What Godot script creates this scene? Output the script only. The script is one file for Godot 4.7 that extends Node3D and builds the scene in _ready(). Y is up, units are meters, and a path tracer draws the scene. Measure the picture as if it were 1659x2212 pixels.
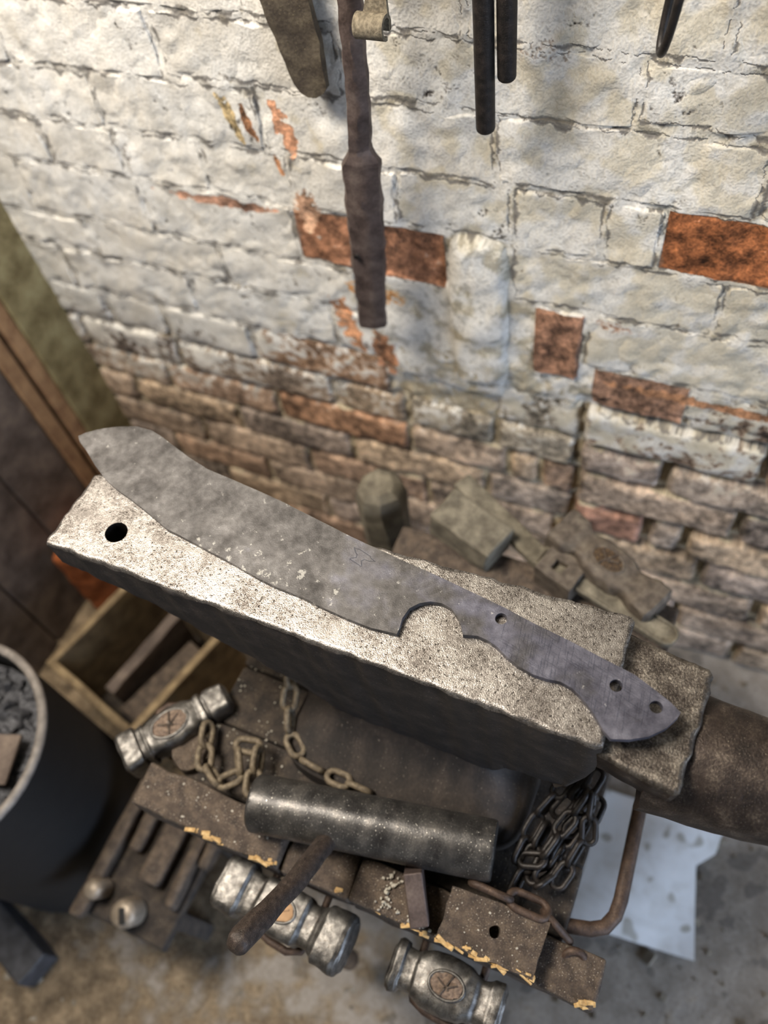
extends Node3D
# A blacksmith's corner: anvil with a forged blade blank, painted brick wall with hanging tools, hammers racked round the anvil stand.
# World: x along the wall to the right, y up from the floor, z out of the wall towards the viewer. Metres.

var M := {}
var used := {}


func _ready() -> void:
	# camera: held in the hand, looking steeply down past the anvil to the foot of the wall
	var cam := Camera3D.new()
	cam.name = "camera"
	add_child(cam)
	cam.transform = Transform3D(Basis(Vector3(0.915383, -0.112343, -0.386592), Vector3(-0.269629, 0.542012, -0.795942), Vector3(0.298956, 0.832828, 0.465858)), Vector3(0, 1.43, 0.71))
	cam.near = 0.05
	cam.far = 30.0
	var ca := CameraAttributesPhysical.new()
	ca.frustum_focal_length = 19.311
	ca.frustum_focus_distance = 0.675
	ca.exposure_aperture = 2.1
	cam.attributes = ca
	cam.fov = 63.72
	cam.current = true
	# sky seen through the doorway, and exposure
	var env := Environment.new()
	env.background_mode = Environment.BG_SKY
	var sm := ProceduralSkyMaterial.new()
	sm.sky_top_color = Color(0.54, 0.62, 0.74)
	sm.sky_horizon_color = Color(0.78, 0.83, 0.90)
	sm.ground_horizon_color = Color(0.40, 0.42, 0.42)
	sm.ground_bottom_color = Color(0.30, 0.30, 0.29)
	sm.sky_energy_multiplier = 3.6
	sm.ground_energy_multiplier = 1.0
	env.sky = Sky.new()
	env.sky.sky_material = sm
	env.tonemap_mode = Environment.TONE_MAPPER_LINEAR
	env.tonemap_exposure = 0.84
	env.sdfgi_enabled = true
	env.ssao_enabled = true
	env.ssil_enabled = true
	var we := WorldEnvironment.new()
	we.name = "world_environment"
	we.environment = env
	add_child(we)
	make_materials()
	lamp("panel_lamp", "warm white panel lamp hanging high above the left end of the anvil", Vector3(-0.82, 2.05, 0.58), Vector3(-0.35, 0.9, 0.15), Vector2(0.55, 0.5), Color(1.0, 0.965, 0.915), 4.6, 5.0)
	build_room()
	build_wall()
	build_anvil()
	build_knife()
	build_hanging()
	build_stand()
	build_hammers()
	build_rear()
	build_left()
	build_floor_things()


# ------------------------------------------------------------------ mesh building
class MB:
	var v := PackedVector3Array()
	var t := PackedInt32Array()
	var v0 := 0
	var t0 := 0

	func begin() -> void:
		v0 = v.size()
		t0 = t.size()

	func p(a: Vector3) -> int:
		v.append(a)
		return v.size() - 1

	func tri(a: int, b: int, c: int) -> void:
		t.append(a)
		t.append(b)
		t.append(c)

	func quad(a: int, b: int, c: int, d: int) -> void:
		tri(a, b, c)
		tri(a, c, d)

	func flip() -> void:
		for i in range(t0, t.size(), 3):
			var k := t[i + 1]
			t[i + 1] = t[i + 2]
			t[i + 2] = k

	# a closed shape faces outwards (clockwise fronts)
	func close() -> void:
		var s := 0.0
		var o := v[v0]
		for i in range(t0, t.size(), 3):
			s += (v[t[i]] - o).dot((v[t[i + 1]] - o).cross(v[t[i + 2]] - o))
		if s > 0.0:
			flip()

	# an open sheet faces the given way
	func face(way: Vector3) -> void:
		var s := 0.0
		for i in range(t0, t.size(), 3):
			s += (v[t[i + 2]] - v[t[i]]).cross(v[t[i + 1]] - v[t[i]]).dot(way)
		if s < 0.0:
			flip()

	func move(x: Transform3D) -> void:
		for i in range(v0, v.size()):
			v[i] = x * v[i]

	func rough(amp: float, freq: float, sd: int) -> void:
		var n := FastNoiseLite.new()
		n.seed = sd
		n.frequency = freq
		n.fractal_octaves = 2
		for i in range(v0, v.size()):
			var a := v[i]
			v[i] = a + Vector3(n.get_noise_3d(a.x, a.y, a.z), n.get_noise_3d(a.x + 31.7, a.y, a.z), n.get_noise_3d(a.x, a.y + 57.3, a.z)) * amp

	# box with rounded edges; s full size, r edge radius, n cells per axis
	func rbox(c: Vector3, s: Vector3, r: float, nx := 2, ny := 2, nz := 2, x := Transform3D()) -> void:
		begin()
		var h := s / 2.0
		r = minf(r, minf(h.x, minf(h.y, h.z)) * 0.98)
		var ax := []
		for k in 3:
			var m: int = [nx, ny, nz][k]
			var l := [-h[k], -h[k] + r * 0.4, -h[k] + r]
			for i in range(1, m):
				l.append(lerpf(-h[k] + r, h[k] - r, float(i) / m))
			l.append_array([h[k] - r, h[k] - r * 0.4, h[k]])
			ax.append(l)
		var key := {}
		var size := Vector3i(ax[0].size() - 1, ax[1].size() - 1, ax[2].size() - 1)
		for axis in 3:
			var a1 := (axis + 1) % 3
			var a2 := (axis + 2) % 3
			for side in 2:
				for i in size[a1]:
					for j in size[a2]:
						var q := []
						for d in [[0, 0], [1, 0], [1, 1], [0, 1]]:
							var g := Vector3i()
							g[axis] = size[axis] if side else 0
							g[a1] = i + d[0]
							g[a2] = j + d[1]
							if not key.has(g):
								var w := Vector3(ax[0][g.x], ax[1][g.y], ax[2][g.z])
								var inn := w.clamp(-h + Vector3.ONE * r, h - Vector3.ONE * r)
								var dd := w - inn
								if dd.length() > 1e-9:
									w = inn + dd.normalized() * r
								key[g] = p(x * (c + w))
							q.append(key[g])
						if side:
							quad(q[0], q[3], q[2], q[1])
						else:
							quad(q[0], q[1], q[2], q[3])
		close()

	# rings of equal length joined along their order; ends closed by fans
	func loft(rings: Array, capped := true, ring_closed := true) -> void:
		begin()
		var ids := []
		for r in rings:
			var l := PackedInt32Array()
			for a in r:
				l.append(p(a))
			ids.append(l)
		var n: int = rings[0].size()
		for k in ids.size() - 1:
			for i in (n if ring_closed else n - 1):
				var j := (i + 1) % n
				quad(ids[k][i], ids[k][j], ids[k + 1][j], ids[k + 1][i])
		if capped:
			for e in [0, ids.size() - 1]:
				var m := Vector3.ZERO
				for a in rings[e]:
					m += a
				var ci := p(m / n)
				for i in n:
					if e == 0:
						tri(ids[0][(i + 1) % n], ids[0][i], ci)
					else:
						tri(ids[e][i], ids[e][(i + 1) % n], ci)
			close()

	# round bar along a path; radii per point
	func tube(path: Array, rad: Array, sides := 14, ends := 3, closed := false) -> void:
		var pts := []
		var rr := []
		var n := path.size()
		if closed:
			pts = path.duplicate()
			for i in n:
				rr.append(rad[i % rad.size()])
		else:
			var r0: float = rad[0]
			var r1: float = rad[rad.size() - 1]
			var d0: Vector3 = (path[1] - path[0]).normalized()
			var d1: Vector3 = (path[n - 1] - path[n - 2]).normalized()
			for k in range(ends, 0, -1):
				var a := PI / 2 * k / (ends + 0.3)
				pts.append(path[0] + d0 * r0 * 0.6 * (1.0 - sin(a)))
				rr.append(r0 * cos(a))
			for i in n:
				var a: Vector3 = path[i]
				if i == 0 and ends > 0:
					a += d0 * r0 * 0.6
				if i == n - 1 and ends > 0:
					a -= d1 * r1 * 0.6
				pts.append(a)
				rr.append(rad[i % rad.size()])
			for k in range(1, ends + 1):
				var a := PI / 2 * k / (ends + 0.3)
				pts.append(path[n - 1] - d1 * r1 * 0.6 * (1.0 - sin(a)))
				rr.append(r1 * cos(a))
		var rings := []
		var up := Vector3(0.31, 0.83, 0.46)
		var m := pts.size()
		for i in m:
			var d: Vector3
			if closed:
				d = pts[(i + 1) % m] - pts[(i + m - 1) % m]
			else:
				d = pts[mini(i + 1, m - 1)] - pts[maxi(i - 1, 0)]
			d = d.normalized()
			var s := up.cross(d)
			if s.length() < 0.05:
				s = Vector3(0.9, 0.1, -0.3).cross(d)
			s = s.normalized()
			var u := d.cross(s)
			up = u
			var l := PackedVector3Array()
			for k in sides:
				var a := TAU * k / sides
				l.append(pts[i] + (s * cos(a) + u * sin(a)) * rr[i])
			rings.append(l)
		if closed:
			begin()
			var ids := []
			for r in rings:
				var l := PackedInt32Array()
				for a in r:
					l.append(p(a))
				ids.append(l)
			# the last ring meets the first with the smallest twist
			var best := 0
			var bd := 1e9
			for s in sides:
				var dd: float = rings[0][s].distance_to(rings[m - 1][0])
				if dd < bd:
					bd = dd
					best = s
			for k in m:
				var nk := (k + 1) % m
				var off := best if nk == 0 else 0
				for i in sides:
					var j := (i + 1) % sides
					quad(ids[k][i], ids[k][j], ids[nk][(j + off) % sides], ids[nk][(i + off) % sides])
			close()
		else:
			loft(rings)

	# profile [radius, height] pairs turned round an axis
	func lathe(prof: Array, x: Transform3D, sides := 32) -> void:
		var rings := []
		for q in prof:
			var l := PackedVector3Array()
			for k in sides:
				var a := TAU * k / sides
				l.append(x * Vector3(cos(a) * q[0], q[1], sin(a) * q[0]))
			rings.append(l)
		loft(rings)

	# a plate lying in x-z: outline and holes are Vector2(x, z); top(p) and bottom(p) give heights
	func plate(outline: PackedVector2Array, holes: Array, top: Callable, bottom: Callable, step: float, walls := true) -> void:
		begin()
		var pts := PackedVector2Array()
		pts.append_array(outline)
		for h in holes:
			pts.append_array(h)
		var nb := pts.size()
		var lo := outline[0]
		var hi := outline[0]
		for q in outline:
			lo = lo.min(q)
			hi = hi.max(q)
		var gx := int((hi.x - lo.x) / step) + 1
		var gy := int((hi.y - lo.y) / step) + 1
		for i in gx:
			for j in gy:
				var q := lo + Vector2((i + 0.5 + 0.21 * sin(i * 12.9 + j * 4.1)), (j + 0.5 + 0.21 * sin(i * 7.7 + j * 9.3))) * step
				if not Geometry2D.is_point_in_polygon(q, outline):
					continue
				var ok := true
				for k in nb:
					if pts[k].distance_squared_to(q) < step * step * 0.2:
						ok = false
						break
				for h in holes:
					if Geometry2D.is_point_in_polygon(q, h):
						ok = false
				if ok:
					pts.append(q)
		var tt := Geometry2D.triangulate_delaunay(pts)
		var n := pts.size()
		for q in pts:
			p(Vector3(q.x, top.call(q), q.y))
		for q in pts:
			p(Vector3(q.x, bottom.call(q), q.y))
		for i in range(0, tt.size(), 3):
			var a := tt[i]
			var b := tt[i + 1]
			var c := tt[i + 2]
			var m := (pts[a] + pts[b] + pts[c]) / 3.0
			if not Geometry2D.is_point_in_polygon(m, outline):
				continue
			var inside := false
			for h in holes:
				if Geometry2D.is_point_in_polygon(m, h):
					inside = true
			if inside:
				continue
			if (pts[b] - pts[a]).cross(pts[c] - pts[a]) < 0.0:
				var k := b
				b = c
				c = k
			tri(v0 + a, v0 + b, v0 + c)
			if walls:
				tri(v0 + n + a, v0 + n + c, v0 + n + b)
		if walls:
			var at := 0
			for l in [outline] + holes:
				var m: int = l.size()
				for i in m:
					var a := at + i
					var b := at + (i + 1) % m
					# which side is solid decides the turn
					var mid: Vector2 = (l[i] + l[(i + 1) % m]) / 2.0
					var d: Vector2 = (l[(i + 1) % m] - l[i]).normalized()
					var left := mid + Vector2(d.y, -d.x) * 1e-4
					var solid := Geometry2D.is_point_in_polygon(left, outline)
					for h in holes:
						if Geometry2D.is_point_in_polygon(left, h):
							solid = false
					if solid:
						quad(v0 + a, v0 + n + a, v0 + n + b, v0 + b)
					else:
						quad(v0 + a, v0 + b, v0 + n + b, v0 + n + a)
				at += m


func v2(a: Array) -> PackedVector2Array:
	var o := PackedVector2Array()
	for i in range(0, a.size(), 2):
		o.append(Vector2(a[i], a[i + 1]))
	return o


func circle(c: Vector2, r: float, n := 20, rz := 0.0) -> PackedVector2Array:
	var o := PackedVector2Array()
	for k in n:
		o.append(c + Vector2(cos(TAU * k / n) * r, sin(TAU * k / n) * (rz if rz > 0 else r)))
	return o


func resample(l: PackedVector2Array, step: float) -> PackedVector2Array:
	var o := PackedVector2Array()
	for i in l.size():
		var a := l[i]
		var b := l[(i + 1) % l.size()]
		var n := maxi(1, int(round(a.distance_to(b) / step)))
		for k in n:
			o.append(a.lerp(b, float(k) / n))
	return o


func origin_of(n: Node) -> Vector3:
	var o := Vector3.ZERO
	while n != self and n is Node3D:
		o += n.position
		n = n.get_parent()
	return o


# one named mesh; vertices are given in the world and kept relative to the parent
func part(called: String, mb: MB, mat: Material, parent: Node = self, crease := 38.0, uvf: Variant = null, uv2f: Variant = null) -> MeshInstance3D:
	var o := origin_of(parent)
	var nt := mb.t.size() / 3
	var fn := PackedVector3Array()
	fn.resize(nt)
	var count := PackedInt32Array()
	count.resize(mb.v.size() + 1)
	for i in nt:
		var a := mb.v[mb.t[i * 3]]
		fn[i] = (mb.v[mb.t[i * 3 + 2]] - a).cross(mb.v[mb.t[i * 3 + 1]] - a)
		for k in 3:
			count[mb.t[i * 3 + k] + 1] += 1
	for i in mb.v.size():
		count[i + 1] += count[i]
	var fill := count.duplicate()
	var faces := PackedInt32Array()
	faces.resize(nt * 3)
	for i in nt:
		for k in 3:
			var w := mb.t[i * 3 + k]
			faces[fill[w]] = i
			fill[w] += 1
	var unit := PackedVector3Array()
	unit.resize(nt)
	for i in nt:
		unit[i] = fn[i].normalized()
	var cc := cos(deg_to_rad(crease))
	var P := PackedVector3Array()
	var N := PackedVector3Array()
	var U := PackedVector2Array()
	var U2 := PackedVector2Array()
	P.resize(nt * 3)
	N.resize(nt * 3)
	if uvf != null:
		U.resize(nt * 3)
	if uv2f != null:
		U2.resize(nt * 3)
	for i in nt:
		var me := unit[i]
		for k in 3:
			var w := mb.t[i * 3 + k]
			var s := Vector3.ZERO
			for q in range(count[w], count[w + 1]):
				var f := faces[q]
				if unit[f].dot(me) > cc:
					s += fn[f]
			P[i * 3 + k] = mb.v[w] - o
			N[i * 3 + k] = s.normalized() if s.length() > 1e-14 else me
			if uvf != null:
				U[i * 3 + k] = uvf.call(mb.v[w])
			if uv2f != null:
				U2[i * 3 + k] = uv2f.call(mb.v[w])
	var arr := []
	arr.resize(Mesh.ARRAY_MAX)
	arr[Mesh.ARRAY_VERTEX] = P
	arr[Mesh.ARRAY_NORMAL] = N
	if uvf != null:
		arr[Mesh.ARRAY_TEX_UV] = U
	if uv2f != null:
		arr[Mesh.ARRAY_TEX_UV2] = U2
	var am := ArrayMesh.new()
	am.add_surface_from_arrays(Mesh.PRIMITIVE_TRIANGLES, arr)
	var mi := MeshInstance3D.new()
	mi.mesh = am
	mi.material_override = null
	mi.set_surface_override_material(0, mat)
	mi.name = numbered(called) if parent == self else called
	parent.add_child(mi, true)
	return mi


func numbered(called: String) -> String:
	if not used.has(called):
		used[called] = 0
		return called
	used[called] += 1
	return "%s_%03d" % [called, used[called]]


func thing(called: String, label: String, category: String, at: Vector3, group := "") -> Node3D:
	var o := Node3D.new()
	o.name = numbered(called)
	add_child(o)
	o.position = at
	tag(o, label, category, group)
	return o


func tag(o: Node, label: String, category: String, group := "") -> void:
	o.set_meta("label", label)
	o.set_meta("category", category)
	if group:
		o.set_meta("group", group)


# ------------------------------------------------------------------ textures
func nbytes(w: int, h: int, sd: int, freq: float, oct := 3, kind := FastNoiseLite.TYPE_SIMPLEX_SMOOTH, tile := true) -> PackedByteArray:
	var n := FastNoiseLite.new()
	n.seed = sd
	n.frequency = freq
	n.noise_type = kind
	n.fractal_octaves = oct
	var im := n.get_seamless_image(w, h, false, false, 0.12, true) if tile else n.get_image(w, h, false, false, true)
	im.convert(Image.FORMAT_L8)
	return im.get_data()


func lut(stops: Array) -> PackedByteArray:
	var g := Gradient.new()
	var off := PackedFloat32Array()
	var col := PackedColorArray()
	for s in stops:
		off.append(s[0])
		col.append(s[1])
	g.offsets = off
	g.colors = col
	var o := PackedByteArray()
	for i in 256:
		var c := g.sample(i / 255.0)
		o.append(int(c.r * 255))
		o.append(int(c.g * 255))
		o.append(int(c.b * 255))
	return o


func itex(w: int, h: int, f: int, d: PackedByteArray) -> ImageTexture:
	return ImageTexture.create_from_image(Image.create_from_data(w, h, false, f, d))


# mottled material: layers [freq, octaves, weight]; stops of the colour ramp; specks [freq, threshold, colour]
func mottle(w: int, h: int, sd: int, layers: Array, stops: Array, specks := []) -> Array:
	var ns := []
	var wt := PackedFloat32Array()
	for i in layers.size():
		ns.append(nbytes(w, h, sd + i * 17, layers[i][0], layers[i][1]))
		wt.append(layers[i][2])
	var sn := []
	for i in specks.size():
		sn.append(nbytes(w, h, sd + 211 + i * 13, specks[i][0], 2))
	var L := lut(stops)
	var n := w * h
	var acc := PackedFloat32Array()
	acc.resize(n)
	for k in ns.size():
		var b: PackedByteArray = ns[k]
		var q := wt[k]
		for i in n:
			acc[i] += b[i] * q
	var mean := 0.0
	var sq := 0.0
	for i in range(0, n, 7):
		mean += acc[i]
		sq += acc[i] * acc[i]
	var m := ceili(n / 7.0)
	mean /= m
	var sc := 46.0 / sqrt(maxf(sq / m - mean * mean, 1e-6))
	var rgb := PackedByteArray()
	rgb.resize(n * 3)
	var ht := PackedByteArray()
	ht.resize(n)
	for i in n:
		var a := clampi(int(128.0 + (acc[i] - mean) * sc), 0, 255)
		ht[i] = a
		rgb[i * 3] = L[a * 3]
		rgb[i * 3 + 1] = L[a * 3 + 1]
		rgb[i * 3 + 2] = L[a * 3 + 2]
	for k in sn.size():
		var b: PackedByteArray = sn[k]
		var thr: int = specks[k][1]
		var c: Color = specks[k][2]
		var up: int = specks[k][3] if specks[k].size() > 3 else 0
		var cr := int(c.r * 255)
		var cg := int(c.g * 255)
		var cb := int(c.b * 255)
		for i in n:
			var e := b[i] - thr
			if e > 0:
				var q := minf(e / 14.0, 1.0)
				rgb[i * 3] = int(lerpf(rgb[i * 3], cr, q))
				rgb[i * 3 + 1] = int(lerpf(rgb[i * 3 + 1], cg, q))
				rgb[i * 3 + 2] = int(lerpf(rgb[i * 3 + 2], cb, q))
				ht[i] = clampi(ht[i] + int(up * q), 0, 255)
	return [itex(w, h, Image.FORMAT_RGB8, rgb), itex(w, h, Image.FORMAT_L8, ht)]


func mat(tx: Array, size: float, rough: float, metal := 0.0, bump := 0.1, spec := 0.5) -> StandardMaterial3D:
	var m := StandardMaterial3D.new()
	m.albedo_texture = tx[0]
	m.roughness = rough
	m.metallic = metal
	m.metallic_specular = spec
	if bump != 0.0:
		m.heightmap_enabled = true
		m.heightmap_texture = tx[1]
		m.heightmap_scale = bump
	if size > 0.0:
		m.uv1_triplanar = true
		m.uv1_world_triplanar = true
		m.uv1_scale = Vector3.ONE / size
	return m


func c8(r: int, g: int, b: int) -> Color:
	return Color8(r, g, b)


func make_materials() -> void:
	# dark forged iron with fine scale
	var t := mottle(512, 512, 3, [[0.012, 3, 1.0], [0.09, 3, 0.6]], [[0.0, c8(38, 33, 30)], [0.5, c8(66, 57, 51)], [1.0, c8(96, 84, 74)]], [[0.16, 208, c8(150, 138, 122), 20]])
	M.iron = mat(t, 0.16, 0.55, 0.55, 0.05)
	M.body = mat(mottle(512, 512, 7, [[0.012, 3, 1.0], [0.09, 3, 0.6]], [[0.0, c8(27, 23, 21)], [0.5, c8(44, 38, 34)], [1.0, c8(68, 59, 52)]], [[0.16, 214, c8(150, 140, 126), 20]]), 0.22, 0.7, 0.1, 0.05)
	M.iron_dark = mat(mottle(512, 512, 9, [[0.02, 3, 1.0], [0.12, 2, 0.5]], [[0.0, c8(20, 18, 17)], [0.5, c8(38, 34, 32)], [1.0, c8(58, 50, 46)]], [[0.2, 214, c8(120, 112, 100), 10]]), 0.1, 0.5, 0.4, 0.03)
	M.rust = mat(mottle(512, 512, 21, [[0.015, 3, 1.0], [0.1, 3, 0.6]], [[0.0, c8(44, 33, 27)], [0.5, c8(74, 58, 48)], [1.0, c8(104, 84, 68)]], [[0.2, 212, c8(140, 120, 98), 10]]), 0.12, 0.62, 0.3, 0.06)
	M.steel = mat(mottle(512, 512, 33, [[0.02, 3, 1.0], [0.13, 2, 0.4]], [[0.0, c8(58, 55, 52)], [0.5, c8(100, 97, 93)], [1.0, c8(148, 144, 137)]], [[0.09, 190, c8(74, 62, 52), -14]]), 0.12, 0.46, 0.8, 0.025)
	M.bar = mat(mottle(1024, 1024, 41, [[0.008, 3, 1.0], [0.07, 3, 0.5]], [[0.0, c8(42, 40, 39)], [0.5, c8(72, 70, 68)], [1.0, c8(112, 107, 101)]], [[0.07, 210, c8(224, 218, 204), 40], [0.2, 214, c8(200, 192, 176), 20]]), 0.2, 0.40, 0.6, 0.02)
	# weathered dark wood and paler woods: grain runs along u
	M.wood = mat(mottle(512, 512, 51, [[0.015, 3, 1.0], [0.11, 3, 0.7]], [[0.0, c8(44, 36, 29)], [0.5, c8(74, 62, 52)], [1.0, c8(104, 90, 74)]], [[0.14, 204, c8(196, 188, 172), 20]]), 0.14, 0.85, 0.0, 0.08)
	M.wood_pale = mat(mottle(512, 512, 61, [[0.01, 3, 1.0], [0.09, 3, 0.5]], [[0.0, c8(88, 73, 52)], [0.5, c8(124, 105, 77)], [1.0, c8(158, 138, 104)]]), 0.25, 0.8, 0.0, 0.06)
	M.wood_grey = mat(mottle(512, 512, 67, [[0.012, 3, 1.0], [0.1, 3, 0.5]], [[0.0, c8(66, 60, 50)], [0.5, c8(104, 97, 83)], [1.0, c8(142, 134, 116)]]), 0.2, 0.85, 0.0, 0.06)
	M.olive = mat(mottle(512, 512, 71, [[0.01, 3, 1.0], [0.07, 3, 0.5]], [[0.0, c8(98, 86, 54)], [0.5, c8(132, 120, 84)], [1.0, c8(158, 148, 110)]]), 0.3, 0.75, 0.0, 0.05)
	M.brown_board = mat(mottle(512, 512, 77, [[0.01, 3, 1.0], [0.07, 3, 0.5]], [[0.0, c8(118, 86, 60)], [0.5, c8(156, 122, 88)], [1.0, c8(182, 146, 108)]]), 0.3, 0.8, 0.0, 0.05)
	M.grey_board = mat(mottle(512, 512, 79, [[0.01, 3, 1.0], [0.07, 3, 0.5]], [[0.0, c8(66, 56, 50)], [0.5, c8(96, 84, 76)], [1.0, c8(124, 110, 98)]]), 0.3, 0.85, 0.0, 0.05)
	M.splinter = mat(mottle(256, 256, 81, [[0.03, 3, 1.0]], [[0.0, c8(140, 106, 62)], [0.5, c8(184, 150, 98)], [1.0, c8(216, 186, 134)]]), 0.05, 0.8, 0.0, 0.05)
	M.clay = mat(mottle(256, 256, 83, [[0.02, 3, 1.0], [0.1, 2, 0.5]], [[0.0, c8(120, 62, 26)], [1.0, c8(176, 98, 48)]]), 0.1, 0.9, 0.0, 0.08)
	M.strap = mat(mottle(512, 512, 87, [[0.01, 3, 1.0], [0.06, 3, 0.6]], [[0.0, c8(40, 33, 27)], [0.5, c8(64, 56, 46)], [1.0, c8(88, 80, 66)]], [[0.12, 206, c8(120, 112, 84), 20]]), 0.14, 0.75, 0.0, 0.06)
	M.tool = mat(mottle(512, 512, 91, [[0.012, 3, 1.0], [0.08, 3, 0.5]], [[0.0, c8(56, 46, 43)], [0.5, c8(88, 75, 70)], [1.0, c8(116, 102, 94)]]), 0.16, 0.55, 0.35, 0.04)
	M.roll = mat(mottle(512, 512, 93, [[0.02, 3, 1.0], [0.2, 3, 0.7]], [[0.0, c8(74, 66, 52)], [0.5, c8(112, 102, 84)], [1.0, c8(150, 138, 116)]]), 0.05, 0.9, 0.0, 0.05)
	M.paper = mat(mottle(512, 512, 107, [[0.006, 3, 1.0], [0.03, 2, 0.3]], [[0.0, c8(214, 212, 206)], [0.5, c8(240, 241, 240)], [1.0, c8(250, 251, 251)]], [[0.008, 206, c8(176, 172, 160), 0]]), 0.3, 0.8, 0.0, 0.05)
	M.coal = mat(mottle(512, 512, 111, [[0.03, 3, 1.0], [0.12, 3, 0.7]], [[0.0, c8(34, 34, 36)], [0.5, c8(70, 70, 74)], [1.0, c8(118, 118, 122)]]), 0.1, 0.55, 0.3, 0.1)
	M.drum = mat(mottle(256, 256, 117, [[0.02, 3, 1.0]], [[0.0, c8(9, 8, 8)], [1.0, c8(20, 18, 17)]]), 0.2, 0.7, 0.0, 0.02)
	M.crumb = mat(mottle(256, 256, 121, [[0.05, 3, 1.0]], [[0.0, c8(146, 140, 126)], [1.0, c8(204, 198, 184)]]), 0.05, 0.9, 0.0, 0.05)
	M.plaster = mat(mottle(512, 512, 127, [[0.006, 3, 1.0], [0.05, 3, 0.5]], [[0.0, c8(160, 154, 142)], [1.0, c8(206, 202, 192)]]), 0.6, 0.9, 0.0, 0.1)


# ------------------------------------------------------------------ the brick wall
const WX0 := -1.05
const WX1 := 0.45
const WY0 := 0.0
const WY1 := 1.20
const TW := 2048
const TH := 1640
# course joints, as heights at x = -0.85 and x = 0.04
const COURSE_A := [1.260, 1.185, 1.1105, 1.034, 0.953, 0.885, 0.818, 0.731, 0.670, 0.590, 0.5105, 0.441, 0.3735, 0.301, 0.227, 0.152, 0.077, 0.003]
const COURSE_B := [1.260, 1.189, 1.1176, 1.036, 0.976, 0.895, 0.819, 0.745, 0.6575, 0.585, 0.509, 0.445, 0.3735, 0.301, 0.230, 0.1555, 0.081, 0.003]
# upright joints of each course
const HEADS := [
	[-0.95, -0.72, -0.5, -0.28, -0.05, 0.17, 0.4], [-0.85, -0.61, -0.39, -0.17, 0.06, 0.28], [-0.93, -0.72, -0.5, -0.27, -0.045, 0.18, 0.4],
	[-0.84, -0.619, -0.40, -0.108, 0.115, 0.34], [-0.95, -0.734, -0.51, -0.241, 0.014, 0.24], [-0.85, -0.731, -0.607, -0.487, -0.355, -0.221, -0.124, -0.066, 0.155, 0.38],
	[-0.93, -0.724, -0.499, -0.298, -0.221, 0.005, 0.23], [-0.85, -0.630, -0.425, -0.222, -0.198, -0.128, 0.09, 0.31], [-0.93, -0.70, -0.472, -0.40, -0.222, -0.198, -0.117, 0.006, 0.23],
	[-0.897, -0.786, -0.626, -0.40, -0.24, -0.12, 0.114, 0.33], [-0.98, -0.787, -0.502, -0.38, -0.24, -0.121, 0.002, 0.225, 0.44], [-0.835, -0.618, -0.382, -0.222, -0.172, -0.116, 0.110, 0.33],
	[-0.93, -0.713, -0.492, -0.256, -0.119, -0.003, 0.053, 0.27], [-0.81, -0.589, -0.36, -0.14, 0.09, 0.31], [-0.9, -0.69, -0.47, -0.25, -0.03, 0.19, 0.4],
	[-0.8, -0.58, -0.36, -0.14, 0.08, 0.3], [-0.9, -0.69, -0.47, -0.25, -0.03, 0.19, 0.4]]
var bricks := []   # [rect min, rect max, bare colour, paint offset, proud]


func course(k: int, x: float) -> float:
	return lerpf(COURSE_A[k], COURSE_B[k], (x + 0.85) / 0.89)


func lay_bricks() -> void:
	var rng := RandomNumberGenerator.new()
	rng.seed = 5
	var pal := [c8(158, 139, 121), c8(166, 145, 122), c8(150, 135, 121), c8(162, 136, 115), c8(146, 131, 119)]
	for r in HEADS.size():
		var l: Array = HEADS[r].duplicate()
		l.push_front(l[0] - 0.21)
		for i in l.size() - 1:
			var x0: float = l[i]
			var x1: float = l[i + 1]
			if x1 < -1.03 or x0 > 0.44:
				continue
			var xm := (x0 + x1) / 2.0
			# places that mortar has filled, and the brick on end
			if (r == 7 or r == 8) and xm > -0.43 and xm < -0.12 and not (r == 8 and xm < -0.43):
				continue
			if (r == 6 and xm > -0.30 and xm < -0.22) or (r == 9 and xm > -0.41 and xm < -0.23):
				continue
			var y1 := course(r, xm)
			var y0 := course(r + 1, xm)
			var j := 0.0035 if r < 8 else 0.0045
			var lower := clampf((r - 7.5) / 3.0, 0.0, 1.0)
			var proud := rng.randf_range(-0.0016, 0.0016)
			if r >= 9 and xm > -0.13:
				j = 0.006
				proud += 0.010
			var col: Color = pal[rng.randi() % pal.size()]
			var off := 0.0
			if r == 5 and xm > -0.05 and xm < 0.15:
				col = c8(150, 94, 60)
				off = -104.0
			if r == 6 and xm > -0.48 and xm < -0.3:
				col = c8(134, 96, 74)
				off = -110.0
			if r == 8 and xm > -0.115 and xm < 0.004:
				col = c8(142, 110, 90)
				off = -120.0
			if r == 9 and xm > -0.1 and xm < 0.11:
				off = 26.0
			if r == 11 and xm > -0.6 and xm < -0.39:
				col = c8(158, 122, 96)
			if r == 12 and xm > -0.11 and xm < -0.01:
				col = c8(150, 114, 96)
			if r == 9 and xm > -0.62 and xm < -0.41:
				col = c8(156, 124, 98)
				off = -30.0
			if (r == 10 and xm > -0.42 and xm < -0.12) or (r == 11 and xm > -0.3 and xm < -0.2) or (r == 9 and xm > -0.3 and xm < -0.12):
				col = c8(164, 152, 134)
				off = 18.0
			j *= rng.randf_range(0.6, 1.2)
			bricks.append([Vector2(x0 + j, y0 + j), Vector2(x1 - j, y1 - j), col, off, proud, rng.randf_range(-9.0, 7.0)])
	bricks.append([Vector2(-0.190, 0.632), Vector2(-0.133, 0.736), c8(158, 118, 94), -150.0, 0.004, 0.0])


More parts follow.
